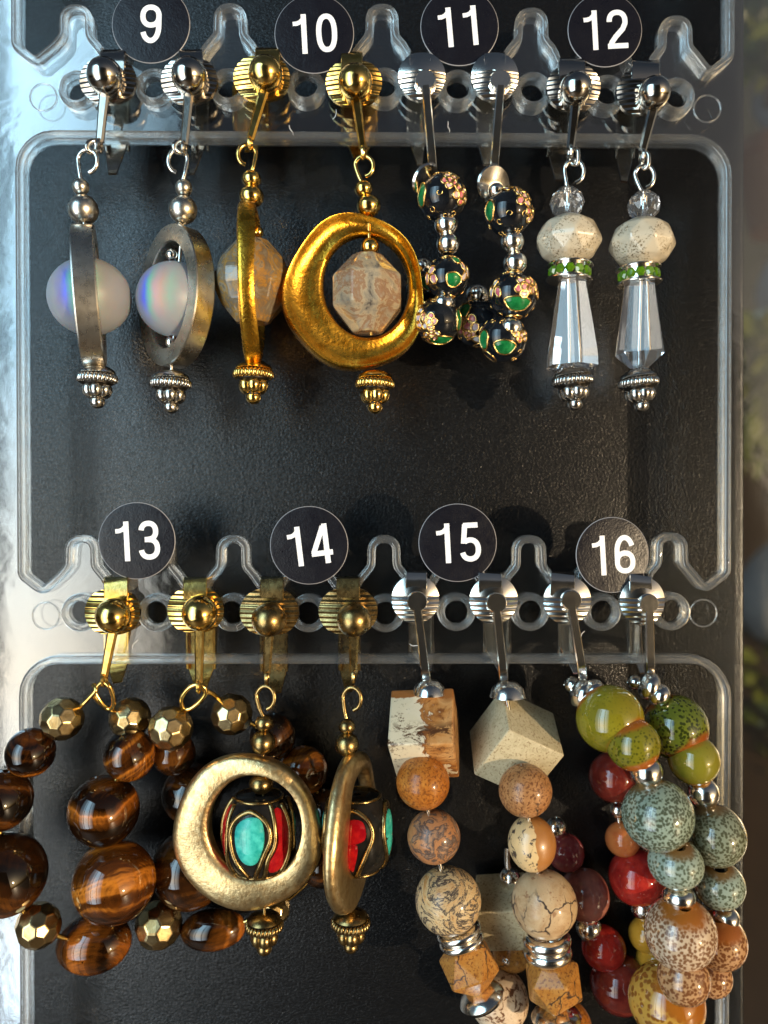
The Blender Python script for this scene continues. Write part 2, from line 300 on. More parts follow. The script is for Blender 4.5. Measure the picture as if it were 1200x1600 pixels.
# ------------------------------------------------------------------ mesh helpers
def frame(axis, up=Vector((0, -1, 0))):
    """rotation whose z is axis"""
    z = Vector(axis).normalized(); x = up.cross(z)
    if x.length < 1e-5: x = Vector((1, 0, 0)).cross(z)
    x.normalize(); y = z.cross(x)
    return Matrix((x, y, z)).transposed()

class MB:
    def __init__(s): s.v = []; s.f = []; s.mi = []; s.sm = []
    def add(s, vs, fs, T=None, mat=0, smooth=True):
        o = len(s.v)
        s.v += [(T @ Vector(p)) if T is not None else Vector(p) for p in vs]
        for f in fs: s.f.append([i + o for i in f]); s.mi.append(mat); s.sm.append(smooth)
        return s
    def lathe(s, prof, seg=24, T=None, mat=0, smooth=True, mod=None, close=False):
        vs, fs, rows = [], [], []
        for (r, z) in prof:
            if r < 1e-9: rows.append([len(vs)]); vs.append((0, 0, z))
            else:
                row = []
                for i in range(seg):
                    a = 2 * PI * i / seg; rr = mod(a, r, z) if mod else r
                    row.append(len(vs)); vs.append((rr * math.cos(a), rr * math.sin(a), z))
                rows.append(row)
        pairs = list(zip(rows, rows[1:])) + ([(rows[-1], rows[0])] if close else [])
        for a, b in pairs:
            for i in range(seg):
                j = (i + 1) % seg
                if len(a) == 1 and len(b) == 1: continue
                if len(a) == 1: fs.append((a[0], b[j], b[i]))
                elif len(b) == 1: fs.append((a[i], a[j], b[0]))
                else: fs.append((a[i], a[j], b[j], b[i]))
        return s.add(vs, fs, T, mat, smooth)
    def tube(s, pts, r, seg=10, closed=False, T=None, mat=0, smooth=True, ref=None, asp=1.0):
        pts = [Vector(p) for p in pts]; n = len(pts)
        rs = r if isinstance(r, (list, tuple)) else [r] * n
        tg = []
        for i in range(n):
            a = pts[(i - 1) % n] if (closed or i > 0) else pts[i]; b = pts[(i + 1) % n] if (closed or i < n - 1) else pts[i]
            d = b - a; tg.append(d.normalized() if d.length > 0 else Vector((0, 0, 1)))
        nv = Vector(ref) if ref is not None else Vector((0, -1, 0))
        if abs(nv.dot(tg[0])) > 0.95: nv = Vector((1, 0, 0))
        vs, fs = [], []
        for i in range(n):
            base = Vector(ref) if ref is not None else nv
            nn = base - tg[i] * base.dot(tg[i])
            if nn.length < 1e-6: nn = nv
            nn.normalize(); nv = nn; bb = tg[i].cross(nn)
            for j in range(seg):
                a = 2 * PI * j / seg
                vs.append(pts[i] + nn * (rs[i] * asp * math.cos(a)) + bb * (rs[i] * math.sin(a)))
        for i in range(n if closed else n - 1):
            for j in range(seg):
                a, b = i * seg + j, i * seg + (j + 1) % seg; i2 = (i + 1) % n
                fs.append((a, b, i2 * seg + (j + 1) % seg, i2 * seg + j))
        if not closed: fs.append(tuple(range(seg))[::-1]); fs.append(tuple((n - 1) * seg + j for j in range(seg)))
        return s.add(vs, fs, T, mat, smooth)
    def strip(s, pts, wdir, ws, ths, mat=0, cham=0.25):
        """flat bar swept along pts; wdir = direction of its width"""
        pts = [Vector(p) for p in pts]; n = len(pts); wd = Vector(wdir).normalized()
        W = ws if isinstance(ws, (list, tuple)) else [ws] * n; H = ths if isinstance(ths, (list, tuple)) else [ths] * n
        vs, fs = [], []
        for i in range(n):
            t_ = (pts[min(i + 1, n - 1)] - pts[max(i - 1, 0)]).normalized()
            b = (wd - t_ * wd.dot(t_)).normalized(); nn = t_.cross(b)
            a, h = W[i] / 2, H[i] / 2; c = min(a, h) * cham * 2
            for (p, q) in ((-a + c, -h), (a - c, -h), (a, -h + c), (a, h - c), (a - c, h), (-a + c, h), (-a, h - c), (-a, -h + c)):
                vs.append(pts[i] + b * p + nn * q)
        for i in range(n - 1):
            for j in range(8):
                fs.append((i * 8 + j, i * 8 + (j + 1) % 8, (i + 1) * 8 + (j + 1) % 8, (i + 1) * 8 + j))
        fs.append(tuple(range(8))[::-1]); fs.append(tuple((n - 1) * 8 + j for j in range(8)))
        return s.add(vs, fs, None, mat, True)
    def build(s, name, mats, parent=None, origin=None, rot=None, sharp=40, label=None):
        """vertices were given in display-local space (or around the origin when rot is given)"""
        me = bpy.data.meshes.new(name)
        if rot is None and origin is not None: vs = [p - origin for p in s.v]
        else: vs = s.v
        me.from_pydata([tuple(p) for p in vs], [], s.f)
        mats = mats if isinstance(mats, (list, tuple)) else [mats]
        for m in mats: me.materials.append(M[m] if isinstance(m, str) else m)
        me.polygons.foreach_set('material_index', s.mi); me.polygons.foreach_set('use_smooth', s.sm)
        bm = bmesh.new(); bm.from_mesh(me); bmesh.ops.recalc_face_normals(bm, faces=bm.faces[:]); bm.to_mesh(me); bm.free()
        if sharp: me.set_sharp_from_angle(angle=math.radians(sharp))
        me.update()
        o = bpy.data.objects.new(name, me); C.objects.link(o)
        place(o, parent, origin, rot)
        if label: o['label'] = label
        return o

WORLD = {}     # object -> display-local matrix
def place(o, parent, origin, rot):
    m = Matrix.Translation(origin if origin is not None else Vector((0, 0, 0)))
    if rot is not None: m = m @ rot.to_4x4()
    WORLD[o.name] = m
    if parent is not None:
        o.parent = parent; o.matrix_local = WORLD[parent.name].inverted() @ m
    else: o.matrix_world = m
def tag(o, label, cat, group=None, kind=None):
    if label: o['label'] = label
    if cat: o['category'] = cat
    if group: o['group'] = group
    if kind: o['kind'] = kind
    return o
def thing(name, loc, label, cat, group=None):
    o = bpy.data.objects.new(name, None); o.empty_display_size = 0.003; C.objects.link(o)
    place(o, None, loc, None); return tag(o, label, cat, group)

def ball_prof(r, hole=0.16, ax=1.0, n=14, lip=0.0):
    a0 = math.asin(min(hole, 0.9)); pr = []
    zt = r * ax * math.cos(a0)
    pr.append((r * hole * 0.6, -zt + r * 0.12)); 
    for i in range(n + 1):
        a = a0 + (PI - 2 * a0) * i / n
        pr.append((r * math.sin(a), -r * ax * math.cos(a)))
    pr.append((r * hole * 0.6, zt - r * 0.12))
    return pr
def axis_img(dx, dy, dd=0.0): return Vector((dx, -dd, -dy)).normalized()      # image direction -> local direction
def bead(E, name, x, y, d, r, mat, ax=(0, 1), sq=1.0, hole=0.14, spin=None, axd=0.0, seg=36, n=18, label=None, wob=0.012):
    b = MB(); R = L(r, d); ph = random.random() * 6; ph2 = random.random() * 6
    b.lathe(ball_prof(R, hole, sq, n), seg, mod=lambda a, rr, z: rr * (1 + wob * math.sin(2 * a + ph + z / R) + wob * 0.6 * math.sin(3 * a + ph2)))
    rot = frame(axis_img(ax[0], ax[1], axd)) @ Matrix.Rotation(spin if spin is not None else random.random() * 6.28, 3, 'Z')
    return b.build(name, mat, E, P(x, y, d), rot, sharp=60, label=label)
def faceted(E, name, x, y, d, r, mat, ax=(0, 1), label=None):
    bm = bmesh.new(); bmesh.ops.create_icosphere(bm, subdivisions=2, radius=1.0)
    R = L(r, d); b = MB(); vs = []; fs = []; cen = {}
    for f in bm.faces: cen[f.index] = f.calc_center_median().normalized()
    idx = {i: n_ for n_, i in enumerate(cen)}
    vs = [cen[i] * R for i in cen]
    for v_ in bm.verts:
        nrm = v_.co.normalized(); x_ = nrm.orthogonal().normalized(); y_ = nrm.cross(x_)
        fl = sorted(v_.link_faces, key=lambda f: math.atan2(cen[f.index].dot(y_), cen[f.index].dot(x_)))
        fs.append([idx[f.index] for f in fl])
    bm.free(); b.add(vs, fs, smooth=False)
    rot = Matrix.Rotation(random.random() * 6, 3, 'X') @ Matrix.Rotation(random.random() * 6, 3, 'Z')
    o = b.build(name, mat, E, P(x, y, d), rot, sharp=None, label=label); bev(o, R * 0.05); return o
def bev(o, wd, seg=2):
    bm = bmesh.new(); bm.from_mesh(o.data)
    bmesh.ops.bevel(bm, geom=bm.edges[:] + bm.verts[:], offset=wd, segments=seg, affect='EDGES', profile=0.5, clamp_overlap=True)
    bm.to_mesh(o.data); bm.free()
def poly_rows(E, name, x, y, d, rows, seg, mat, ax=(0, 1), spin=0.0, bevel=0.0, phase=None, label=None):
    """faceted turned shape: rows = [(radius, height down the axis)] in sheet units"""
    b = MB(); vs = []; fs = []; f = k(d) * S
    for i, (r, z) in enumerate(rows):
        off = (phase[i] if phase else 0) * PI / seg
        for j in range(seg):
            a = 2 * PI * j / seg + off; vs.append((r * f * math.cos(a), r * f * math.sin(a), z * f))
    for i in range(len(rows) - 1):
        for j in range(seg):
            j2 = (j + 1) % seg; a, bq, c, e = i * seg + j, i * seg + j2, (i + 1) * seg + j2, (i + 1) * seg + j
            if phase and phase[i] != phase[i + 1]:
                if phase[i + 1] > phase[i]: fs += [(a, bq, e), (bq, c, e)]
                else: fs += [(a, bq, c), (a, c, e)]
            else: fs.append((a, bq, c, e))
    fs.append(tuple(range(seg))[::-1]); fs.append(tuple((len(rows) - 1) * seg + j for j in range(seg)))
    b.add(vs, fs, smooth=False)
    o = b.build(name, mat, E, P(x, y, d), frame(axis_img(*ax)) @ Matrix.Rotation(spin, 3, 'Z'), sharp=None, label=label)
    if bevel: bev(o, bevel * S)
    return o
def wire(E, name, pts, r, mat, seg=8, closed=False, sub=6):
    """round wire through layout points (x, y, d), Catmull-Rom smoothed"""
    q = [P(*p) for p in pts]; out = []
    n = len(q); rng = range(n if closed else n - 1)
    for i in rng:
        p0 = q[(i - 1) % n] if closed or i > 0 else q[i]; p1 = q[i]; p2 = q[(i + 1) % n]
        p3 = q[(i + 2) % n] if closed or i + 2 < n else p2
        for s_ in range(sub):
            u = s_ / sub
            out.append(0.5 * ((2 * p1) + (p2 - p0) * u + (2 * p0 - 5 * p1 + 4 * p2 - p3) * u * u + (3 * p1 - p0 - 3 * p2 + p3) * u ** 3))
    if not closed: out.append(q[-1])
    b = MB(); b.tube(out, r * S, seg, closed)
    return b.build(name, mat, E, WORLD[E.name].translation.copy(), None, sharp=50)
def eyeloop(E, cx, cy, rx, ry, sx, sy, d, mat, gap=1):
    """open eye of a head pin: stem rises from (sx, sy) and curls round the centre"""
    pts = [(sx, sy, d), ((sx + cx - gap * rx) / 2, cy + ry * 1.05, d)]
    for i in range(9):
        a = PI * 0.97 - i / 8 * PI * 1.42
        pts.append((cx + gap * rx * math.cos(a), cy - ry * math.sin(a), d + 3 * math.cos(a)))
    return wire(E, 'eye_loop', pts, 3.4, mat)

# ------------------------------------------------------------------ setting: board, table, far background
def simple_box(name, x0, x1, y0, y1, d0, d1, mat, bevel=0.0):
    b = MB(); f = S
    vs = [((x - CX) * f, -d * f, (CY - y) * f) for x in (x0, x1) for y in (y0, y1) for d in (d0, d1)]
    b.add(vs, [(0, 1, 3, 2), (4, 6, 7, 5), (0, 4, 5, 1), (2, 3, 7, 6), (0, 2, 6, 4), (1, 5, 7, 3)], smooth=False)
    o = b.build(name, mat, None, Vector(((x0 + x1) / 2 - CX, -(d0 + d1) / 2, CY - (y0 + y1) / 2)) * S, None, sharp=None)
    if bevel: bev(o, bevel * S, 3)
    return o
o = simple_box('backing_board', -260, 1216, -420, 2000, BOARD - 30, BOARD, 'board', 8)
tag(o, 'black grained plastic board standing behind the clear rack', 'board')

t = NT('brown_table_wood'); v = t.co(rnd=False, scale=(0.02, 0.004, 0.02))
t.set(Base_Color=t.mix(t.noise(v, 1.0, 5), (0.06, 0.035, 0.018), (0.13, 0.075, 0.036)), Roughness=0.5); M['table'] = t.m
LATE = []      # objects already in world space (not leaned back with the rack)
b = MB(); b.add([(-4, -4, -0.34), (4, -4, -0.34), (4, 4, -0.34), (-4, 4, -0.34)], [(0, 1, 2, 3)], smooth=False)
o = b.build('ground', 'table', None, Vector((0, 0, -0.34)), None, sharp=None); tag(o, None, None, kind='structure'); LATE.append(o)

t = NT('dark_blocker'); v = t.co(rnd=False, scale=(0.02, 0.02, 0.02)); t.set(Base_Color=t.mix(t.noise(v, 1.0, 3), (0.05, 0.045, 0.04), (0.08, 0.07, 0.06)), Roughness=0.9); M['blocker'] = t.m
def blocker(vs_):
    b = MB(); b.add(vs_, [(0, 1, 2, 3)], smooth=False); o = b.build('sky_blocker', 'blocker', None, Vector(vs_[0]), None, sharp=None)
    tag(o, None, None, kind='structure'); LATE.append(o)
blocker([(-1.3, -0.95, -0.34), (0.58, -0.95, -0.34), (0.58, -0.95, 1.15), (-1.3, -0.95, 1.15)])     # dark canvas panel, added out of view to block sky light and reflections
# ------------------------------------------------------------------ the clear rack
def fillet(poly, seg=6):
    out = []; n = len(poly)
    for i in range(n):
        x, y, r = poly[i]; p = Vector((x, y)); a = Vector(poly[i - 1][:2]); c = Vector(poly[(i + 1) % n][:2])
        if r <= 0: out.append(p); continue
        u = (a - p).normalized(); w_ = (c - p).normalized(); ang = u.angle(w_)
        tl = min(r / math.tan(ang / 2), (a - p).length * 0.49, (c - p).length * 0.49); r2 = tl * math.tan(ang / 2)
        bis = (u + w_).normalized(); ctr = p + bis * (r2 / math.sin(ang / 2))
        s_, e_ = p + u * tl - ctr, p + w_ * tl - ctr
        a0 = math.atan2(s_.y, s_.x); da = math.atan2(s_.x * e_.y - s_.y * e_.x, s_.dot(e_))
        for j in range(seg + 1):
            an = a0 + da * j / seg; out.append(ctr + Vector((math.cos(an), math.sin(an))) * r2)
    return out
TAB2 = [(130, 836), (247, 836), (365, 836), (482, 836), (600, 836), (714, 836), (826, 836), (936, 834), (1046, 832)]
TAB1 = [(122, 13), (241, 12), (361, 11), (479, 11), (597, 12), (713, 15), (829, 18), (941, 24), (1053, 30)]
def tab_edge(tabs, xl, xr, dyl, dyr):
    """lower edge of an opening, left to right: V, nine tabs with valleys between, V"""
    yl = tabs[0][1]; yr = tabs[-1][1]
    pts = [(xl, yl + 60, 8), (xl + 26, yl + 80, 5)]
    for i, (c, y) in enumerate(tabs):
        pts += [(c - 38, y + 60, 10), (c - 26, y + 46, 12), (c - 25, y, 25), (c + 25, y, 25), (c + 26, y + 46, 12), (c + 38, y + 60, 10)]
        if i < 8:
            c2, y2 = tabs[i + 1]; pts += [((c + c2) / 2 - 10, (y + y2) / 2 + 76, 4), ((c + c2) / 2 + 10, (y + y2) / 2 + 76, 4)]
    pts += [(xr - 26, yr + 80, 5), (xr, yr + 60, 8)]
    return pts
openA = [(1132, -200, 40), (33, -200, 40)] + tab_edge(TAB1, 33, 1132, 0, 0)
openB = [(1128, 226, 52), (39, 219, 48)] + tab_edge(TAB2, 43, 1126, 0, 0)
openC = [(1127, 1035, 52), (45, 1036, 48), (48, 1760, 40), (1122, 1760, 40)]
HOLES = [(122, 142), (242, 138), (358, 138), (478, 137), (600, 137), (715, 140), (832, 144), (947, 148), (1055, 153),
         (126, 957), (245, 957), (363, 957), (482, 958), (602, 958), (713, 956), (828, 956), (940, 956), (1048, 955)]
rack = thing('earring_rack', P(600, 1760, 0), 'clear moulded plastic rack with tabs, holes and rounded openings holding all the earrings', 'earring rack')
TH = 16.0
cu = bpy.data.curves.new('panel_outline', 'CURVE'); cu.dimensions = '2D'; cu.fill_mode = 'BOTH'
cu.extrude = TH / 2 * S; cu.bevel_depth = 0.0
def spl(pts):
    sp = cu.splines.new('POLY'); sp.points.add(len(pts) - 1); sp.use_cyclic_u = True
    for p, q in zip(sp.points, pts): p.co = ((q[0] - CX) * S, (CY - q[1]) * S, 0, 1)
spl([(-230, -330), (1292, -330), (1292, 1900), (-230, 1900)])
OP = [fillet(openA), fillet(openB), fillet(openC)]
for q in OP: spl([(p.x, p.y) for p in q])
for (hx, hy) in HOLES: spl([(hx + 18 * math.cos(a * PI / 16), hy + 18 * math.sin(a * PI / 16)) for a in range(32)])
tmp = bpy.data.objects.new('tmp', cu); C.objects.link(tmp); bpy.context.view_layer.update()
me = bpy.data.meshes.new_from_object(tmp.evaluated_get(bpy.context.evaluated_depsgraph_get())); bpy.data.objects.remove(tmp)
me.name = 'panel'; me.materials.clear(); me.materials.append(M['acr'])
po = bpy.data.objects.new('panel', me); C.objects.link(po)
place(po, rack, Vector((0, TH / 2 * S, 0)), Matrix.Rotation(PI / 2, 3, 'X'))
def offset_loop(pts, dist):
    n = len(pts); out = []
    area = sum(pts[i].x * pts[(i + 1) % n].y - pts[(i + 1) % n].x * pts[i].y for i in range(n))
    sg = 1 if area > 0 else -1
    for i in range(n):
        tt = (pts[(i + 1) % n] - pts[i - 1]).normalized(); out.append(pts[i] + Vector((tt.y, -tt.x)) * sg * dist)
    return out
def dedupe(pts):
    o = [pts[0]]
    for p in pts[1:]:
        if (p - o[-1]).length > 1.2: o.append(p)
    return o
for q in OP:
    lp = offset_loop(dedupe(q), 6.3); b = MB()
    lp3 = [P(p.x, p.y, -5) for p in lp]
    prof = [(-6.4, -12), (-6.4, 9), (-5.0, 12), (-2, 13.4), (2, 13.4), (4.6, 11), (6.4, 5), (6.4, -12)]   # rounded raised lip
    n = len(lp3); vs = []; fs = []
    for i in range(n):
        tt = (lp3[(i + 1) % n] - lp3[i - 1]).normalized(); side = tt.cross(Vector((0, -1, 0))).normalized()
        for (u, dd) in prof: vs.append(lp3[i] + side * (u * S) + Vector((0, -dd * S, 0)))
    m_ = len(prof)
    for i in range(n):
        for j in range(m_): fs.append((i * m_ + j, i * m_ + (j + 1) % m_, ((i + 1) % n) * m_ + (j + 1) % m_, ((i + 1) % n) * m_ + j))
    b.add(vs, fs); b.build('opening_rim', 'rim', rack, WORLD[rack.name].translation.copy(), None, sharp=45)
ringmesh = None
for (hx, hy) in HOLES:
    T = P(hx, hy, 0)
    if ringmesh is None:
        b = MB(); b.lathe([(18.5 * S, -14 * S), (18.5 * S, 8 * S), (20.5 * S, 12 * S), (24 * S, 12 * S), (28 * S, 7 * S), (30 * S, 0.6 * S), (30 * S, -14 * S)], 40, close=True)
        o = b.build('hole_collar', 'rim', rack, T, frame((0, -1, 0), Vector((0, 0, 1)))); ringmesh = o.data
    else:
        o = bpy.data.objects.new('hole_collar', ringmesh); C.objects.link(o); place(o, rack, T, frame((0, -1, 0), Vector((0, 0, 1))))
for (mx, my) in ((1105, 170), (1099, 958), (68, 152), (72, 962)):
    b = MB(); b.tube([P(mx + 21 * math.cos(a * PI / 20), my + 21 * math.sin(a * PI / 20), 0.6) for a in range(40)], 1.3 * S, 6, True)
    b.build('mould_mark', 'rim', rack, P(mx, my, 0))
# ------------------------------------------------------------------ number stickers
def sticker(num, x, y, r, rot, d=15.5, tiltx=0.0, tilty=0.0, label=''):
    b = MB(); R = L(r, d)
    b.lathe([(0, -0.9 * S), (R, -0.9 * S), (R + 0.2 * S, -0.3 * S)], 64, mat=1)
    b.lathe([(R + 0.2 * S, -0.3 * S), (R - 0.9 * S, 0.5 * S)], 64, mat=1)
    b.lathe([(R - 0.9 * S, 0.5 * S), (R * 0.9, 0.9 * S), (0, 0.9 * S)], 64, mat=0)
    R3 = Matrix.Rotation(math.radians(rot), 3, 'Y') @ Matrix.Rotation(math.radians(tiltx), 3, 'X') @ Matrix.Rotation(math.radians(tilty), 3, 'Z')
    base = R3 @ Matrix(((1, 0, 0), (0, 0, -1), (0, 1, 0)))
    o = b.build('number_sticker', ['vinyl', 'stk_edge'], None, P(x, y, d), base, sharp=50)
    tag(o, label, 'sticker', 'round number stickers on the rack')
    hgt = L(62, d); wdt = L(34, d); n_ = len(num); adv = L(39, d); b = MB()
    for ci, ch in enumerate(num):
        x0 = (ci - (n_ - 1) / 2) * adv - wdt / 2 * (1 if n_ == 1 else 1)
        for si, pts in enumerate(DIGITS[ch]):
            q = [Vector((x0 + px_ * wdt / 0.54, (py_ - 0.5) * hgt, 0)) for px_, py_ in pts]; hw = hgt * (0.066 if ch != '1' or si == 0 else 0.055)
            vs_, fs_ = [], []; cl = (q[0] - q[-1]).length < 1e-9; m_ = len(q)
            for i, p in enumerate(q):
                if cl: tt = q[(i + 1) % (m_ - 1)] - q[(i - 1) % (m_ - 1)] if i not in (0, m_ - 1) else q[1] - q[-2]
                else: tt = q[min(i + 1, m_ - 1)] - q[max(i - 1, 0)]
                tt.normalize(); nn = Vector((-tt.y, tt.x, 0))
                zz = (1.15 + 0.06 * si) * S
                vs_ += [p + nn * hw + Vector((0, 0, zz)), p - nn * hw + Vector((0, 0, zz))]
            for i in range(m_ - 1): fs_.append((2 * i, 2 * i + 1, 2 * i + 3, 2 * i + 2))
            b.add(vs_, fs_, smooth=False)
    b.build('numeral', 'white', o, P(x, y, d), base, sharp=None)
def arc(cx_, cy_, rx, ry, a0, a1, n=20, e=1.0):
    out = []
    for i in range(n + 1):
        a = math.radians(a0 + (a1 - a0) * i / n); c_, s_ = math.cos(a), math.sin(a)
        out.append((cx_ + rx * math.copysign(abs(c_) ** e, c_), cy_ + ry * math.copysign(abs(s_) ** e, s_)))
    return out
SIX = [arc(0.27, 0.305, 0.20, 0.225, 0, 360, 32, 0.9), [(0.072, 0.30)] + [(0.072, 0.52)] + arc(0.275, 0.58, 0.20, 0.34, 175, 22, 18)]
DIGITS = {
 '0': [arc(0.27, 0.5, 0.195, 0.42, 0, 360, 40, 0.85)],
 '1': [[(0.33, 0.0), (0.33, 0.5), (0.33, 1.0)], [(0.06, 0.765), (0.16, 0.77), (0.24, 0.80), (0.30, 0.86)]],
 '2': [arc(0.27, 0.70, 0.195, 0.22, 182, -18, 20, 0.9) + [(0.40, 0.50), (0.22, 0.31), (0.115, 0.17), (0.09, 0.06)], [(0.012, 0.075), (0.52, 0.075)]],
 '3': [arc(0.26, 0.725, 0.18, 0.20, 172, -90, 22, 0.9), arc(0.265, 0.295, 0.20, 0.22, 90, -172, 24, 0.9), [(0.16, 0.52), (0.28, 0.52)]],
 '4': [[(0.385, 0.0), (0.385, 1.0)], [(0.345, 0.94), (0.06, 0.30)], [(0.0, 0.265), (0.53, 0.265)]],
 '5': [[(0.115, 0.925), (0.475, 0.925)], [(0.155, 0.95), (0.105, 0.47)], arc(0.265, 0.315, 0.20, 0.24, 130, -165, 26, 0.9)],
 '6': SIX, '9': [[(0.54 - a_, 1 - b_) for a_, b_ in p_] for p_ in SIX]}
sticker('9', 236, 38, 61, 1, label='round black sticker reading 9, above the silver oval rings')
sticker('10', 491, 53, 62, -3, 20, label='round black sticker reading 10, above the gold hoops')
sticker('11', 718, 42, 61, -5, label='round black sticker reading 11, above the black flowered beads')
sticker('12', 945, 47, 58, -3, label='round black sticker reading 12, above the crystal drops')
sticker('13', 214, 845, 60, -3, label='round black sticker reading 13, above the tiger eye loops')
sticker('14', 483, 852, 61, -7, label='round black sticker reading 14, above the antique brass hoops')
sticker('15', 715, 848, 61, -3, label='round black sticker reading 15, above the stone cubes')
sticker('16', 957, 867, 59, -3, 20, 0, 6.0, label='round black sticker reading 16, tilted over the olive and green glazed beads')

# ------------------------------------------------------------------ clip-on fittings
def clip(E, mat, pad, pw, ph, knob, strap, arm, lever, paddle=False, leverbot=None):
    org = WORLD[E.name].translation.copy()
    px, py = pad; d0 = 20.0
    # ridged ear pad
    b = MB(); rows, cols = 84, 12; grid = []
    f = k(d0) * S; c0 = P(px, py, d0)
    for i in range(rows + 1):
        yy = -1 + 2 * i / rows; hw = math.sqrt(max(1 - yy * yy, 0.0)) ** 0.8 if not paddle else math.sqrt(max(1 - yy * yy, 0.0))
        hw = max(hw, 0.18)
        row = []
        for j in range(cols + 1):
            xx = (-1 + 2 * j / cols) * hw
            dome = 9.0 * (1 - yy * yy) * (1 - 0.35 * xx * xx) - 5.0 * xx * xx
            gr = 1.9 * abs(((yy * ph / 2 / 7.4) % 1.0) * 2 - 1) if not (paddle and yy < -0.12) else 1.2
            if abs(yy) > 0.96: gr = 0
            row.append(len(b.v)); b.v.append(c0 + Vector((xx * pw / 2 * f, -(dome + gr) * S, -yy * ph / 2 * f)))
        grid.append(row)
    for i in range(rows):
        for j in range(cols):
            b.f.append([grid[i][j], grid[i][j + 1], grid[i + 1][j + 1], grid[i + 1][j]]); b.mi.append(0); b.sm.append(True)
    loop = grid[0] + [r[-1] for r in grid[1:]] + grid[-1][::-1][1:] + [r[0] for r in grid[::-1]][1:-1]
    back = []
    for q in loop: back.append(len(b.v)); b.v.append(Vector((b.v[q].x, -(d0 - 6) * S, b.v[q].z)))
    for a in range(len(loop)):
        e = (a + 1) % len(loop); b.f.append([loop[a], loop[e], back[e], back[a]]); b.mi.append(0); b.sm.append(True)
    b.f.append(back[:]); b.mi.append(0); b.sm.append(False)
    b.build('ear_pad', mat, E, org, None, sharp=28)
    # strap bent over the top edge of the rack
    x0, x1, y0, y1 = strap; xc = (x0 + x1) / 2; b = MB()
    path = [(xc, y1 + 16, 24), (xc, y1 + 4, 25), (xc, y0 + 12, 24), (xc, y0 + 4, 20), (xc, y0 + 1, 10), (xc, y0 + 2, -6), (xc, y0 + 6, -24), (xc, y0 + 18, -34), (xc, y0 + 60, -36)]
    b.strip([P(*q) for q in path], (1, 0, 0), (x1 - x0) * S, 5 * S)
    b.build('hinge_strap', mat, E, org, None, sharp=40)
    # sprung lever behind the rack: plate with two folded flanges
    x0, x1, y0, y1 = lever; xc = (x0 + x1) / 2; wv = (x1 - x0) * 1.08; xb = leverbot if leverbot is not None else xc
    b = MB(); pts = []; ws = []
    for i in range(11):
        u = i / 10; yy = y0 - 30 + (y1 - y0 + 30) * u
        dd = -36 - 8 * math.sin(u * PI) + (16 * max(0, u - 0.8) / 0.2)
        pts.append(P(xc + (xb - xc) * max(0, u - 0.5) * 2, yy, dd)); ws.append(wv * S * (1 if u < 0.66 else max(0.3, 1 - (u - 0.66) * 1.9)))
    b.strip(pts, (1, 0, 0), ws, 4 * S)
    for sx in (-1, 1):
        fp = [P(xc + sx * (wv / 2 - 2), y0 - 20 + (y1 - y0) * 0.86 * i / 6, -36 + 2 - 4 * math.sin(i / 6 * PI)) for i in range(7)]
        b.strip(fp, (0, 1, 0), [14 * S] * 6 + [5 * S], 4 * S)
    b.build('spring_lever', mat, E, org, None, sharp=40)
    # front arm with ball or flat disc
    kx, ky, kr = knob; ax_, ay = arm; dB = 44.0 if not paddle else 36.0
    if not paddle:
        b = MB(); b.lathe(ball_prof(L(kr, dB), 0.02, 1, 20), 40, T=Matrix.Translation(P(kx, ky, dB)) @ frame((0, -1, 0)).to_4x4())
        b.lathe([(kr * 0.88 * S, -26 * S), (kr * 0.95 * S, -22 * S), (kr * 0.9 * S, -8 * S)], 32, T=Matrix.Translation(P(kx, ky, dB)) @ frame((0, -1, 0)).to_4x4())
        b.build('ball_stud', mat, E, org, None, sharp=50)
        b = MB(); n = 8
        pts = [P(kx + (ax_ - kx) * u, ky + kr * 0.7 + (ay - ky - kr * 0.7) * u, 36 - 6 * u) for u in [i / n for i in range(n + 1)]]
        b.strip(pts, (1, 0, 0), [L(16 - 4 * i / n, 30) for i in range(n + 1)], [L(10, 30)] * (n + 1), cham=0.3)
        e = P(ax_, ay + 6, 30)
        b.tube([e + Vector((0, -math.sin(a * PI / 9) * 8 * S, math.cos(a * PI / 9) * 9 * S)) for a in range(18)], 3.2 * S, 8, True)
        b.build('front_arm', mat, E, org, None, sharp=40)
    else:
        b = MB(); F = Matrix.Translation(P(kx, ky, dB)) @ frame((0, -1, 0)).to_4x4()
        b.lathe([(0, 2 * S), (L(kr - 1.5, dB), 2 * S), (L(kr, dB), 0.5 * S), (L(kr, dB), -8 * S), (L(kr * 1.12, dB), -9 * S), (L(kr * 1.12, dB), -14 * S)], 32, T=F)
        n = 10; pts = []
        for i in range(n + 1):
            u = i / n; bend = max(0, u - 0.82) / 0.18
            pts.append(P(kx + (ax_ - kx) * u, ky + kr * 0.6 + (ay - ky - kr * 0.6) * u, dB - 2 - 8 * u - 8 * bend * bend))
        b.strip(pts, (1, 0, 0), [L(13 + 1 * (i / n), 30) for i in range(n + 1)], [L(9, 30)] * (n + 1), cham=0.2)
        b.build('front_arm', mat, E, org, None, sharp=35)

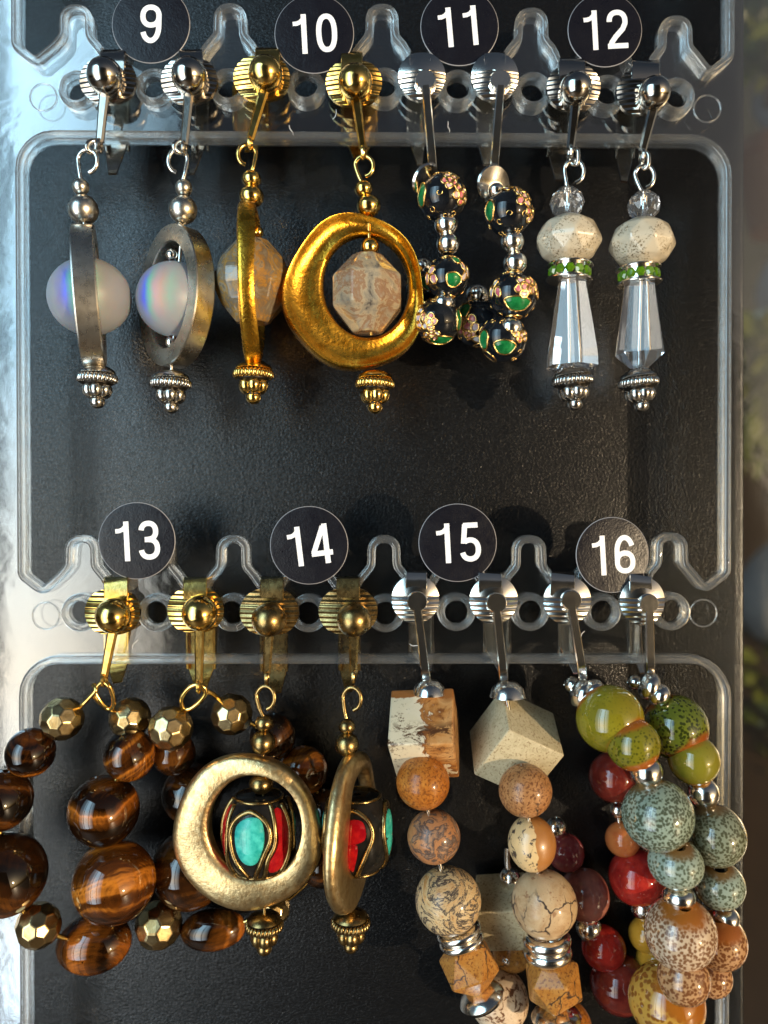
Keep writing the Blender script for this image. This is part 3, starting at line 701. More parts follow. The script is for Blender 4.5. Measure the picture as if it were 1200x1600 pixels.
def finial(E, x, y, hw, mat, d, ax=(0, 1), sc_=1.0):
    """bead cap, roped collar, lobed body and tip ball; (x, y) = centre of the rope ring"""
    f = k(d) * S * sc_; A = frame(axis_img(*ax)); T = Matrix.Translation(P(x, y, d)) @ A.to_4x4(); org = WORLD[E.name].translation.copy()
    b = MB(); b.lathe([(3 * f, -22 * f), (hw * 0.55 * f, -19 * f), (hw * 0.84 * f, -13 * f), (hw * 0.9 * f, -9 * f), (hw * 0.8 * f, -6 * f), (2 * f, -6 * f)], 32, T=T)
    b.build('bead_cap', mat, E, org, None, sharp=50)
    b = MB(); b.lathe([(2 * f, -7 * f), (hw * 0.82 * f, -7 * f), (hw * 0.78 * f, 8 * f), (hw * 0.4 * f, 16 * f), (hw * 0.35 * f, 32 * f), (0, 33 * f)], 28, T=T)
    b.build('finial_core', 'black', E, org, None, sharp=50)
    n = 28; b = MB()
    for i in range(n):
        a = 2 * PI * i / n; c = Vector((math.cos(a), math.sin(a), 0)) * hw * 0.86 * f; tz = Vector((-math.sin(a) * 0.35, math.cos(a) * 0.35, 1)).normalized()
        r_ = hw * 0.115 * f
        pts = [c + tz * (q * 6.4 * f) + Vector((math.cos(a), math.sin(a), 0)) * (r_ * (0.35 - 0.35 * abs(q))) for q in (-1, -0.6, 0, 0.6, 1)]
        b.tube(pts, [r_ * 0.45, r_ * 0.92, r_ * 1.05, r_ * 0.92, r_ * 0.45], 8, T=T)
    b.build('rope_collar', mat, E, org, None, sharp=70)
    b = MB()
    for i in range(6):
        a = 2 * PI * (i + 0.3) / 6; R_ = Matrix.Rotation(a, 4, 'Z') @ Matrix.Translation((hw * 0.42 * f, 0, 18 * f)) @ Matrix.Rotation(-0.16, 4, 'Y')
        b.lathe([(q[0] * f * hw * 0.35, q[1] * f * 13) for q in ((0, -1), (0.55, -0.85), (0.9, -0.45), (1, 0), (0.85, 0.5), (0.5, 0.87), (0, 1))], 12, T=T @ R_)
    b.build('lobed_body', mat, E, org, None, sharp=70)
    b = MB(); b.lathe(ball_prof(12 * f, 0.02, 0.9, 12), 22, T=T @ Matrix.Translation((0, 0, 36 * f)))
    b.lathe([(5 * f, 24 * f), (7 * f, 29 * f), (5 * f, 33 * f)], 16, T=T)
    b.build('tip_ball', mat, E, org, None, sharp=60)

def hoop(E, x, y, d, outer, inner, ioff, thick, mat, yaw, profile, roll=0.0, lump=0.02, seed=1, squash=0.0):
    """flat ring between an irregular outer and an inner outline; profile = [(t, front, back)] t: 0 inner .. 1 outer"""
    rn = random.Random(seed); f = k(d) * S; n = 96; vs = []; fs = []
    ph = [rn.random() * 6 for _ in range(4)]
    pr = profile + [(t_, bk, None) for (t_, _, bk) in profile[::-1]]
    m = len(profile) * 2
    for i in range(n):
        a = 2 * PI * i / n
        g = 1 + lump * math.sin(3 * a + ph[0]) + lump * 0.7 * math.sin(5 * a + ph[1]) + squash * abs(math.cos(2 * a)) * 0
        ox, oy = outer[0] * g * math.cos(a), outer[1] * g * math.sin(a)
        g2 = 1 + lump * 0.6 * math.sin(2 * a + ph[2])
        ix, iy = ioff[0] + inner[0] * g2 * math.cos(a), ioff[1] + inner[1] * g2 * math.sin(a)
        hm = 1 + 0.12 * math.sin(4 * a + ph[3]) * (lump > 0)
        for (t_, fr, bk) in profile: vs.append(Vector(((ix + (ox - ix) * t_) * f, -fr * hm * thick * f, (iy + (oy - iy) * t_) * f)))
        for (t_, fr, bk) in profile[::-1]: vs.append(Vector(((ix + (ox - ix) * t_) * f, bk * thick * f, (iy + (oy - iy) * t_) * f)))
    for i in range(n):
        for j in range(m): fs.append((i * m + j, i * m + (j + 1) % m, ((i + 1) % n) * m + (j + 1) % m, ((i + 1) % n) * m + j))
    b = MB(); b.add(vs, fs)
    R3 = Matrix.Rotation(math.radians(roll), 3, 'Y') @ Matrix.Rotation(math.radians(yaw), 3, 'Z')
    return b.build('hoop', mat, E, P(x, y, d), R3, sharp=24 if profile is WASHER else 46)
WASHER = [(0, 0.44, 0.44), (0.05, 0.5, 0.5), (0.95, 0.5, 0.5), (1, 0.44, 0.44)]
DISHED = [(0, -0.10, 0.3), (0.05, 0.12, 0.42), (0.14, 0.20, 0.46), (0.34, 0.10, 0.3), (0.6, 0.12, 0.3), (0.82, 0.30, 0.36), (0.90, 0.48, 0.46), (0.95, 0.5, 0.42), (0.985, 0.36, 0.36), (1, 0.10, 0.2)]
PILLOW = [(0, 0.10, 0.1), (0.02, 0.36, 0.3), (0.07, 0.46, 0.38), (0.22, 0.5, 0.44), (0.5, 0.47, 0.44), (0.78, 0.42, 0.4), (0.92, 0.32, 0.32), (0.98, 0.16, 0.2), (1, 0.0, 0.06)]

PAIRS = 'clip-on earrings hung on the rack'
def earring(name, x, y, label): return thing(name, P(x, y, 10), label, 'earring', PAIRS)

# ---- 9: silver ovals round frosted beads
E = earring('clip_on_earring', 165, 130, 'silver oval ring earring seen edge-on round a frosted bead, below sticker 9')
clip(E, 'nickel', (169, 126), 88, 72, (164, 119, 28), (157, 195, 79, 94), (156, 222), (166, 201, 165, 272), leverbot=176)
eyeloop(E, 137, 252, 15, 18, 127, 284, 30, 'silver')
wire(E, 'link', [(150, 222, 30), (141, 222, 34), (136, 230, 36), (142, 238, 32), (150, 236, 28)], 4.5, 'nickel', closed=True)
bead(E, 'small_bead', 126, 292, 26, 13, 'ringsilver', (0.06, 1))
bead(E, 'round_bead', 130, 328, 26, 23, 'ringsilver', (0.06, 1), hole=0.3)
hoop(E, 139, 463, 34, (76, 110), (52, 82), (0, 0), 34, 'ringsilver', 105, WASHER, -4.5, 0.0)
bead(E, 'frosted_bead', 140, 464, 34, 63, 'frost', (0.08, 1), sq=0.94, spin=0.0, wob=0.004)
wire(E, 'head_pin', [(131, 345, 30), (152, 585, 30)], 2.6, 'silver')
finial(E, 152, 592, 31, 'pewter', 26, (0.0, 1))
E = earring('clip_on_earring', 296, 130, 'silver oval ring earring turned half sideways round a frosted bead, below sticker 9')
clip(E, 'nickel', (296, 126), 88, 72, (296, 119, 28), (280, 317, 79, 94), (288, 226), (304, 326, 165, 272), leverbot=300)
eyeloop(E, 278, 252, 15, 18, 285, 284, 30, 'silver', -1)
wire(E, 'link', [(284, 222, 30), (277, 222, 34), (272, 230, 36), (278, 238, 32), (286, 236, 28)], 4.5, 'nickel', closed=True)
bead(E, 'small_bead', 287, 294, 26, 13.5, 'ringsilver', (-0.03, 1))
bead(E, 'round_bead', 286, 328, 26, 22, 'ringsilver', (-0.03, 1), hole=0.3)
hoop(E, 275, 464, 17, (76, 110), (53, 82), (0, 0), 34, 'ringsilver', -40, WASHER, 2, 0.0)
bead(E, 'frosted_bead', 272, 468, 17, 58, 'frost', (0, 1), sq=1.0, spin=0.35, wob=0.004)
bead(E, 'small_bead', 269, 399, 17, 10, 'silver'); bead(E, 'small_bead', 267, 535, 17, 9, 'silver')
wire(E, 'head_pin', [(285, 345, 20), (267, 590, 20)], 2.6, 'silver')
finial(E, 267, 600, 32, 'pewter', 26)
# ---- 10: gold hoops round agate
E = earring('clip_on_earring', 410, 130, 'gold hoop earring seen edge-on in front of a grey diamond-shaped agate bead, below sticker 10')
clip(E, 'gold', (409, 122), 88, 72, (415, 115, 27), (399, 437, 76, 92), (391, 218), (366, 418, 157, 236))
eyeloop(E, 386, 242, 14, 16, 393, 268, 30, 'gold', -1)
bead(E, 'small_bead', 393, 280, 26, 15, 'gold', sq=0.9); bead(E, 'round_bead', 393, 307, 26, 19, 'gold', sq=0.9, hole=0.3)
hoop(E, 392, 445, 30, (106, 122), (69, 79), (14, 11), 26, 'agold', 95, DISHED, -1.5, 0.02, 3)
poly_rows(E, 'agate_bead', 395, 441, 14, [(26, -64), (50, -36), (62, -10), (62, 10), (50, 36), (26, 64)], 10, 'agate_gray', spin=0.3, bevel=3)
bead(E, 'small_bead', 403, 363, 12, 9, 'gold')
wire(E, 'head_pin', [(393, 320, 22), (396, 575, 22)], 2.6, 'gold')
finial(E, 396, 585, 32, 'gold', 26)
E = earring('clip_on_earring', 555, 130, 'wide hammered gold hoop earring facing front round a pinkish agate bead, below sticker 10')
clip(E, 'gold', (553, 130), 88, 72, (555, 128, 27), (533, 566, 82, 98), (567, 233), (535, 588, 163, 246))
eyeloop(E, 569, 260, 14, 16, 567, 286, 30, 'gold')
bead(E, 'small_bead', 568, 295, 26, 14, 'gold', (0.2, 1), sq=0.92); bead(E, 'round_bead', 576, 322, 26, 19, 'gold', (0.2, 1), sq=0.92, hole=0.3)
hoop(E, 554, 460, 26, (110, 121), (68, 78), (19, 13), 34, 'agold', 8, DISHED, 0, 0.026, 5)
bead(E, 'small_bead', 578, 386, 26, 14, 'gold')
poly_rows(E, 'agate_bead', 574, 460, 26, [(24, -61), (57, -25), (57, 22), (24, 61)], 8, 'agate', spin=0.42, bevel=3)
wire(E, 'head_pin', [(576, 335, 26), (580, 524, 22)], 2.4, 'gold')
finial(E, 586, 600, 31, 'gold', 26)

# ---- 11: cloisonne
def cloisonne(E, x, y, d, r, pats, ax=(0, 1), sq=0.97):
    o = bead(E, 'enamel_bead', x, y, d, r, 'enamel', ax, sq=sq, hole=0.26, wob=0.0)
    R = L(r, d); c = P(x, y, d)
    def pnt(dv, up, a, ra, rb, lift):
        rt = up.cross(dv).normalized(); u2 = dv.cross(rt)
        q = dv + rt * (math.cos(a) * ra) + u2 * (math.sin(a) * rb); return q.normalized() * R * lift
    def petal(ox, oy, ra, rb, rot, m, nm):
        ra, rb = ra * 1.05, rb * 1.05
        dv = Vector((ox, -math.sqrt(max(0.02, 1 - ox * ox - oy * oy)), oy)).normalized()
        up = Vector((math.sin(rot), 0, math.cos(rot))); b = MB(); n = 20; rows = [[len(b.v)]]; b.v.append(dv * R * 1.02)
        for q in (0.4, 0.75, 1.0):
            row = []
            for j in range(n):
                a = 2 * PI * j / n; row.append(len(b.v)); b.v.append(pnt(dv, up, a, ra * q * (1 + 0.12 * math.sin(3 * a)), rb * q, 1.022 if q < 1 else 1.0))
            rows.append(row)
        for j in range(n): b.f.append([rows[0][0], rows[1][j], rows[1][(j + 1) % n]]); b.mi.append(0); b.sm.append(True)
        for a_, b_ in zip(rows[1:], rows[2:]):
            for j in range(n): b.f.append([a_[j], b_[j], b_[(j + 1) % n], a_[(j + 1) % n]]); b.mi.append(0); b.sm.append(True)
        I3 = Matrix.Identity(3)
        pe = b.build(nm, m, o, c, I3, sharp=None)
        b = MB(); nn = 44; pts = [pnt(dv, up, 2 * PI * j / nn, ra * 1.04 * (1 + 0.12 * math.sin(6 * PI * j / nn)), rb * 1.04, 1.015) for j in range(nn)]
        b.tube(pts, [R * (0.052 if j % 2 else 0.034) for j in range(nn)], 6, True)
        b.build('twisted_wire', 'wire', o, c, I3, sharp=None)
    for p in pats:
        if p[6] == 'leaf': petal(*p); continue
        ox, oy, ra, rb = p[:4]
        petal(ox, oy, ra * 0.50, rb * 0.50, p[4], p[5], p[6])
        for q in range(5):
            a_ = q * 2 * PI / 5 + ox * 3; o1, o2 = ox + 0.74 * ra * math.cos(a_), oy + 0.74 * rb * math.sin(a_)
            if o1 * o1 + o2 * o2 < 0.93: petal(o1, o2, ra * 0.40, rb * 0.40, a_, 'pwhite' if (q % 2 and p[5] == 'pink') else ('pink' if q == 2 else p[5]), p[6])
    b = MB(); rn = random.Random(int(x * 7 + y)); dirs = []
    for p in pats: dirs.append((Vector((p[0], -math.sqrt(max(0.02, 1 - p[0] ** 2 - p[1] ** 2)), p[1])).normalized(), max(p[2], p[3]) * 1.2))
    for i in range(60):
        dv = Vector((rn.uniform(-1, 1), rn.uniform(-1, 0.2), rn.uniform(-1, 1))).normalized()
        if any(dv.angle(q) < r_ + 0.20 for q, r_ in dirs): continue
        dirs.append((dv, 0.12)); a0_ = rn.random() * 6
        up = Vector((0, 0, 1)) if abs(dv.z) < 0.9 else Vector((1, 0, 0))
        b.tube([pnt(dv, up, a0_ + q * 0.55, 0.05 + 0.012 * q, 0.05 + 0.012 * q, 1.008) for q in range(10)], R * 0.026, 5)
        if len(dirs) > len(pats) + 7: break
    if b.v: b.build('wire_scroll', 'wire', o, c, Matrix.Identity(3), sharp=None)
    # collars at the holes
    A = frame(axis_img(*ax))
    b = MB()
    for sg in (-1, 1):
        b.tube([A @ Vector((math.cos(j * PI / 12) * R * 0.34, math.sin(j * PI / 12) * R * 0.34, sg * R * sq * 0.93)) for j in range(24)], R * 0.05, 6, True)
    b.build('hole_collar', 'wire', o, c, Matrix.Identity(3), sharp=None)
    return o
pk, wh, gr = ('pink', 'petal'), ('pwhite', 'petal'), ('green', 'leaf')
E = earring('clip_on_earring', 662, 130, 'black flowered enamel earring with silver balls, touching the wide gold hoop')
clip(E, 'silver', (659, 120), 74, 76, (665, 125, 16), (640, 673, 83, 98), (676, 262), (636, 662, 160, 258), True, leverbot=656)
b = MB(); b.lathe([(0, -13 * S), (12 * S, -12 * S), (22 * S, -6 * S), (25 * S, 2 * S), (23 * S, 5 * S), (0, 3 * S)], 32, T=Matrix.Translation(P(664, 281, 30)) @ frame(axis_img(0.5, 0.5, 0.55)).to_4x4()); b.build('bead_cup', 'silver', E, P(664, 281, 30))
cloisonne(E, 691, 309, 34, 37, [(0.25, 0.38, 0.30, 0.34, 0.2, *pk), (0.72, -0.12, 0.30, 0.36, 0, *pk), (0.45, 0.83, 0.3, 0.24, 0, *wh), (-0.95, 0.0, 0.4, 0.5, 0, *gr)], (0.1, 1))
bead(E, 'silver_ball', 697, 351, 34, 18.5, 'silver', (0.1, 1)); bead(E, 'silver_ball', 700, 381, 34, 18.2, 'silver', (0.05, 1))
cloisonne(E, 699, 434, 32, 33, [(0.22, -0.35, 0.36, 0.32, 0.3, *gr), (0.88, 0.15, 0.3, 0.55, 0, *wh), (0.36, 0.66, 0.2, 0.24, 0, *gr), (-0.97, -0.1, 0.4, 0.5, 0, *pk)], (0, 1))
bead(E, 'silver_ball', 693, 475, 34, 18, 'silver', (-0.1, 1))
cloisonne(E, 684, 502, 22, 36, [(-0.42, -0.22, 0.28, 0.32, 0.3, *wh), (-0.86, 0.02, 0.3, 0.4, 0, *wh), (-0.30, -0.72, 0.3, 0.2, 0, *pk), (0.1, -0.93, 0.6, 0.3, 0, *gr), (0.93, 0.0, 0.3, 0.5, 0, *gr)], (-0.3, 0.7))
cloisonne(E, 664, 452, -30, 30, [(0.2, 0.1, 0.5, 0.4, 0, *gr)], (-0.3, 1)); bead(E, 'silver_ball', 660, 420, -28, 18, 'silver')
wire(E, 'bead_wire', [(674, 292, 24), (690, 300, 34), (697, 351, 34), (699, 434, 32), (693, 475, 34), (684, 502, 22), (664, 470, -20), (660, 420, -28)], 2, 'silver')
E = earring('clip_on_earring', 776, 130, 'black flowered enamel earring with silver balls and a bright pink rose bead, below sticker 11')
clip(E, 'silver', (773, 120), 74, 76, (782, 125, 16), (756, 790, 83, 98), (772, 260), (744, 772, 160, 258), True, leverbot=760)
b = MB(); b.lathe([(0, -13 * S), (12 * S, -12 * S), (24 * S, -6 * S), (28 * S, 2 * S), (26 * S, 5 * S), (10 * S, 0), (0, 0)], 32, T=Matrix.Translation(P(770, 288, 20)) @ frame(axis_img(0.35, 0.3, 0.85)).to_4x4()); b.build('bead_cup', 'silver', E, P(770, 288, 20))
bead(E, 'silver_ball', 775, 298, 32, 13, 'silver', (0.6, 0.7))
cloisonne(E, 795, 332, 34, 37, [(0.5, 0.42, 0.32, 0.46, -0.5, *pk), (0.05, 0.90, 0.5, 0.24, 0, *wh), (-0.90, -0.08, 0.3, 0.42, 0, *gr), (0.9, -0.3, 0.3, 0.3, 0, *pk)], (0.15, 1))
bead(E, 'silver_ball', 801, 377, 34, 18.5, 'silver', (0.1, 1)); bead(E, 'silver_ball', 805, 411, 34, 18.5, 'silver', (0.05, 1))
cloisonne(E, 802, 462, 34, 37, [(0.30, 0.12, 0.34, 0.40, 0.1, *pk), (0.85, 0.25, 0.3, 0.45, 0, *pk), (0.06, -0.55, 0.58, 0.3, 0.05, *gr), (-0.95, 0.1, 0.3, 0.5, 0, *wh)], (0, 1))
bead(E, 'silver_ball', 798, 512, 40, 18, 'silver', (-0.2, 1))
cloisonne(E, 786, 530, 18, 37, [(-0.06, -0.52, 0.44, 0.3, 0.1, *gr), (0.62, 0.0, 0.3, 0.26, 0, *wh), (0.3, 0.25, 0.25, 0.2, 0, *pk), (-0.9, -0.1, 0.3, 0.4, 0, *gr)], (-0.5, 0.6))
cloisonne(E, 746, 505, -38, 37, [(-0.5, -0.30, 0.4, 0.4, 0, *pk), (-0.70, 0.35, 0.34, 0.4, 0, *gr), (0.0, -0.8, 0.6, 0.3, 0, *wh)], (0.2, 1)); bead(E, 'silver_ball', 746, 461, -40, 18, 'silver')
wire(E, 'bead_wire', [(775, 298, 32), (795, 332, 34), (801, 377, 34), (802, 462, 34), (798, 512, 40), (786, 530, 18), (750, 512, -36), (746, 461, -40)], 2, 'silver')

# ---- 12: crystal drops
def rondelle(E, x, y, d, hw, ax):
    f = k(d) * S; A = frame(axis_img(*ax)); T = Matrix.Translation(P(x, y, d)) @ A.to_4x4(); org = P(x, y, d)
    b = MB()
    for z0 in (-13, 10):
        b.lathe([(6 * f, z0 * f), (hw * f, z0 * f), (hw * 1.02 * f, (z0 + 1.5) * f), (hw * f, (z0 + 3) * f), (6 * f, (z0 + 3) * f)], 40, T=T)
    b.lathe([(hw * 0.78 * f, -10 * f), (hw * 0.78 * f, 10 * f)], 32, T=T)
    b.build('silver_band', 'silver', E, org, None, sharp=40)
    for i in range(12):
        a = 2 * PI * (i + 0.4) / 12; b = MB()
        b.lathe([(7.6 * f, -3 * f), (8.0 * f, 0), (5.0 * f, 3.2 * f), (0, 3.3 * f)], 6, smooth=False)
        A2 = A @ Matrix.Rotation(a, 3, 'Z') @ frame((1, 0, 0), Vector((0, 0, 1)))
        c_ = P(x, y, d) + A @ Vector((math.cos(a) * hw * 0.85 * f, math.sin(a) * hw * 0.85 * f, 0))
        b.build('green_crystal', 'peridot', E, c_, A2, sharp=None)
def crystal_round(E, x, y, d, hw, hh, spin):
    poly_rows(E, 'crystal_bead', x, y, d, [(hw * .42, -hh), (hw * .86, -hh * .55), (hw, 0), (hw * .86, hh * .55), (hw * .42, hh)], 10, 'crystal', spin=spin, phase=[0, 1, 0, 1, 0])
def drop12(cr, cm, rd, cone, fin, flat, rax):
    crystal_round(E, *cr)
    x, y = cm
    poly_rows(E, 'cream_bead', x, y, 30, [(20, -36), (40, -25), (51, -4), (52, 4), (40, 26), (20, 36)], 9, 'cream', spin=random.random(), bevel=2.5, phase=[0, 1, 0, 0, 1, 0])
    rondelle(E, rd[0], rd[1], 30, rd[2], rax)
    x, y0, y1, r0, r1 = cone; yc = (y0 + y1) / 2; h = (y1 - y0) / 2
    if flat: poly_rows(E, 'crystal_drop', x, yc, 30, [(r0, -h), (r1, h - 18), (r1 * 1.02, h)], 6, 'crystal', spin=0.5)
    else: poly_rows(E, 'crystal_drop', x, yc, 30, [(r0, -h), (r1, h - 22), (r1 * 0.35, h)], 6, 'crystal', spin=0.44)
    wire(E, 'head_pin', [(cr[0], cr[1] - 22, 30), (x, y1 + 10, 30)], 3.2, 'silver')
    finial(E, fin[0], fin[1], fin[2], 'pewter', 28, fin[3])
E = earring('clip_on_earring', 897, 140, 'crystal drop earring with a cream bead and a flat-bottomed crystal, below sticker 12')
clip(E, 'nickel', (896, 137), 84, 72, (900, 138, 25), (873, 914, 92, 110), (891, 232), (855, 888, 168, 282), leverbot=873)
eyeloop(E, 897, 268, 15, 18, 888, 296, 30, 'silver')
wire(E, 'link', [(898, 234, 30), (903, 236, 34), (903, 254, 34), (898, 258, 30), (893, 254, 27), (893, 238, 27)], 3.6, 'nickel', closed=True)
drop12((886, 317, 30, 27, 23, 0.2), (888, 375), (890, 426, 35), (894, 440, 573, 22, 40), (895, 595, 32, (0.1, 1)), True, (-0.05, 1))
E = earring('clip_on_earring', 1010, 145, 'crystal drop earring with a cream bead and a pointed crystal, below sticker 12')
clip(E, 'nickel', (1003, 144), 80, 72, (1022, 145, 25), (987, 1030, 95, 114), (1003, 238), (962, 990, 174, 284), leverbot=975)
eyeloop(E, 1007, 276, 15, 18, 1009, 303, 30, 'silver')
wire(E, 'link', [(1005, 238, 30), (1013, 242, 34), (1013, 258, 34), (1007, 264, 30), (1003, 258, 27), (1003, 244, 27)], 3.6, 'nickel', closed=True)
drop12((1006, 322, 30, 26, 22, 0.0), (1003, 380), (998, 431, 34), (999, 445, 576, 23, 37), (998, 598, 31, (0.12, 1)), False, (0.05, 1))

# ---- 13: tiger eye loops
E = earring('clip_on_earring', 175, 960, 'loop earring of brown tiger eye and faceted bronze beads at the left edge')
clip(E, 'gold', (176, 956), 86, 72, (177, 962, 28), (163, 200, 903, 924), (163, 1056), (165, 202, 988, 1066))
wire(E, 'jump_ring', [(150, 1076, 30), (160, 1066, 34), (172, 1074, 34), (178, 1098, 22), (170, 1108, 14), (156, 1098, 22), (147, 1086, 28)], 3.6, 'gold', closed=True)
wire(E, 'bead_link', [(112, 1112, 26), (128, 1102, 28), (142, 1088, 32), (150, 1078, 34), (146, 1070, 28)], 3.6, 'gold')
wire(E, 'bead_link', [(150, 1084, 26), (164, 1104, 18), (190, 1114, -16)], 3.6, 'gold')
faceted(E, 'faceted_bead', 97, 1123, 28, 34, 'pyrite')
bead(E, 'tiger_eye_bead', 47, 1176, 30, 38, 'tiger', (-0.5, 0.6)); bead(E, 'tiger_eye_bead', 2, 1250, 32, 47, 'tigerdark', (-0.2, 1))
bead(E, 'tiger_eye_bead', 8, 1366, 34, 63, 'tigerdark', (0.1, 1)); faceted(E, 'faceted_bead', 60, 1446, 26, 35, 'pyrite')
bead(E, 'oval_bead', 147, 1474, -30, 44, 'tigerwarm', (1, -0.15), sq=1.32, hole=0.1)
bead(E, 'tiger_eye_bead', 178, 1378, 8, 63, 'tiger', (0.1, 1), spin=1.0); bead(E, 'tiger_eye_bead', 162, 1267, 8, 54, 'tigerwarm', (0.3, 1))
bead(E, 'tiger_eye_bead', 202, 1180, 10, 40, 'tiger', (0.1, 1)); faceted(E, 'faceted_bead', 203, 1122, -14, 33, 'pyrite')
wire(E, 'bead_wire', [(97, 1123, 28), (47, 1176, 30), (4, 1250, 32), (8, 1366, 34), (60, 1446, 26), (147, 1474, -30), (178, 1440, -10), (178, 1378, 8), (162, 1267, 8), (202, 1180, 10), (203, 1122, -14)], 4, 'gold')
E = earring('clip_on_earring', 308, 955, 'loop earring of dark tiger eye and faceted bronze beads partly behind the brass hoop')
clip(E, 'gold', (306, 953), 88, 72, (312, 958, 28), (287, 323, 903, 924), (311, 1066), (293, 336, 988, 1078))
wire(E, 'jump_ring', [(286, 1106, 20), (284, 1090, 26), (296, 1074, 32), (312, 1070, 34), (322, 1080, 30), (312, 1096, 24), (296, 1108, 20)], 3.6, 'gold', closed=True)
wire(E, 'bead_link', [(318, 1078, 30), (332, 1084, 20), (346, 1096, 4)], 3.6, 'gold')
faceted(E, 'faceted_bead', 267, 1138, 22, 35, 'pyrite'); faceted(E, 'faceted_bead', 362, 1116, -10, 33, 'pyrite')
bead(E, 'tiger_eye_bead', 272, 1178, -30, 33, 'tigerdark'); bead(E, 'tiger_eye_bead', 300, 1240, -62, 46, 'tigerdark', (0.2, 1)); bead(E, 'tiger_eye_bead', 296, 1358, -62, 60, 'tigerdark')
faceted(E, 'faceted_bead', 248, 1445, -54, 37, 'pyrite'); bead(E, 'oval_bead', 333, 1452, -60, 31, 'tigerwarm', (1, -0.1), sq=1.65, hole=0.1); faceted(E, 'faceted_bead', 428, 1420, -62, 26, 'pyrite')
bead(E, 'tiger_eye_bead', 505, 1345, -80, 40, 'tigerdark'); bead(E, 'tiger_eye_bead', 507, 1270, -72, 36, 'tigerdark')
bead(E, 'tiger_eye_bead', 474, 1204, -62, 38, 'tiger'); bead(E, 'tiger_eye_bead', 426, 1151, -52, 36, 'tigerdark')
wire(E, 'bead_wire', [(267, 1138, 22), (272, 1178, -30), (300, 1240, -62), (296, 1358, -62), (248, 1445, -54), (333, 1452, -60), (428, 1420, -62), (505, 1345, -80), (507, 1270, -72), (474, 1204, -62), (426, 1151, -52), (362, 1116, -10)], 4, 'gold')

# ---- 14: brass hoops round inlaid barrel beads
def inlaid(E, x, y, d, hw, hh, spin, layout):
    f = k(d) * S
    def rad(z): return hw * (1 - 0.36 * abs(z) ** 2.8)
    b = MB(); b.lathe([(6 * f, -hh * f)] + [(rad(z) * f, z * hh * f) for z in [-1 + 2 * i / 20 for i in range(21)]] + [(6 * f, hh * f)], 40)
    base = frame(axis_img(0, 1)) @ Matrix.Rotation(spin, 3, 'Z'); c = P(x, y, d)
    o = b.build('inlaid_bead', 'resin', E, c, base, sharp=50)
    # theta 0 = towards the viewer, + = to the right; z + = down the axis
    fwd = frame(axis_img(0, 1)).transposed() @ Vector((0, -1, 0)); a0 = math.atan2(fwd.y, fwd.x); rgt = frame(axis_img(0, 1)).transposed() @ Vector((1, 0, 0))
    sg = 1 if (Vector((-math.sin(a0), math.cos(a0), 0))).dot(rgt) > 0 else -1
    def sp(th, z, lift=0.0):
        a = a0 + sg * th; r = (rad(max(-1, min(1, z))) + lift) * f; return Vector((r * math.cos(a), r * math.sin(a), z * hh * f))
    for (kind, m, pts) in layout:
        if kind == 'w':
            q = []
            for i in range(len(pts) - 1):
                for s_ in range(6):
                    u = s_ / 6; p0 = pts[max(i - 1, 0)]; p1 = pts[i]; p2 = pts[i + 1]; p3 = pts[min(i + 2, len(pts) - 1)]
                    q.append(tuple(0.5 * ((2 * p1[j]) + (p2[j] - p0[j]) * u + (2 * p0[j] - 5 * p1[j] + 4 * p2[j] - p3[j]) * u * u + (3 * p1[j] - p0[j] - 3 * p2[j] + p3[j]) * u ** 3) for j in (0, 1)))
            q.append(pts[-1]); b = MB(); b.tube([sp(t_, z, 1.0) for t_, z in q], 3.7 * f, 8, asp=1.0); b.build('brass_strip', m, o, c, base, sharp=None)
        else:
            n = len(pts); ct = sum(p[0] for p in pts) / n; cz = sum(p[1] for p in pts) / n; dense = []
            for i in range(n):
                p0, p1, p2, p3 = pts[i - 1], pts[i], pts[(i + 1) % n], pts[(i + 2) % n]
                for s_ in range(5):
                    u = s_ / 5
                    dense.append(tuple(0.5 * ((2 * p1[j]) + (p2[j] - p0[j]) * u + (2 * p0[j] - 5 * p1[j] + 4 * p2[j] - p3[j]) * u * u + (3 * p1[j] - p0[j] - 3 * p2[j] + p3[j]) * u ** 3) for j in (0, 1)))
            b = MB(); rows = [[0]]; b.v.append(sp(ct, cz, 1.6))
            for q_, lf in ((0.5, 1.6), (0.92, 1.5), (1.0, -0.5)):
                row = []
                for (t_, z) in dense: row.append(len(b.v)); b.v.append(sp(ct + (t_ - ct) * q_, cz + (z - cz) * q_, lf))
                rows.append(row)
            N = len(dense)
            for j in range(N): b.f.append([0, rows[1][j], rows[1][(j + 1) % N]]); b.mi.append(0); b.sm.append(True)
            for a_, b_ in zip(rows[1:], rows[2:]):
                for j in range(N): b.f.append([a_[j], b_[j], b_[(j + 1) % N], a_[(j + 1) % N]]); b.mi.append(0); b.sm.append(True)
            b.build('stone_inlay', m, o, c, base, sharp=50)
    b = MB()
    for z in (-1, 1): b.tube([sp(j * PI / 14, z * 0.98, 0.3) for j in range(28)], 2.2 * f, 6, True)
    b.build('end_ring', 'brass', o, c, base, sharp=None)
def tear(t0, w_=0.60):
    return [(t0 - 0.10, 0.92), (t0 - w_ * 0.75, 0.35), (t0 - w_, -0.2), (t0 - w_ * 0.75, -0.62), (t0, -0.82), (t0 + w_ * 0.75, -0.62), (t0 + w_, -0.2), (t0 + w_ * 0.65, 0.3), (t0 + 0.15, 0.92)]
def turq(t0): return [(t0 - 0.42, -0.44), (t0 - 0.05, -0.70), (t0 + 0.36, -0.62), (t0 + 0.44, -0.1), (t0 + 0.24, 0.44), (t0 - 0.12, 0.50), (t0 - 0.38, 0.16)]
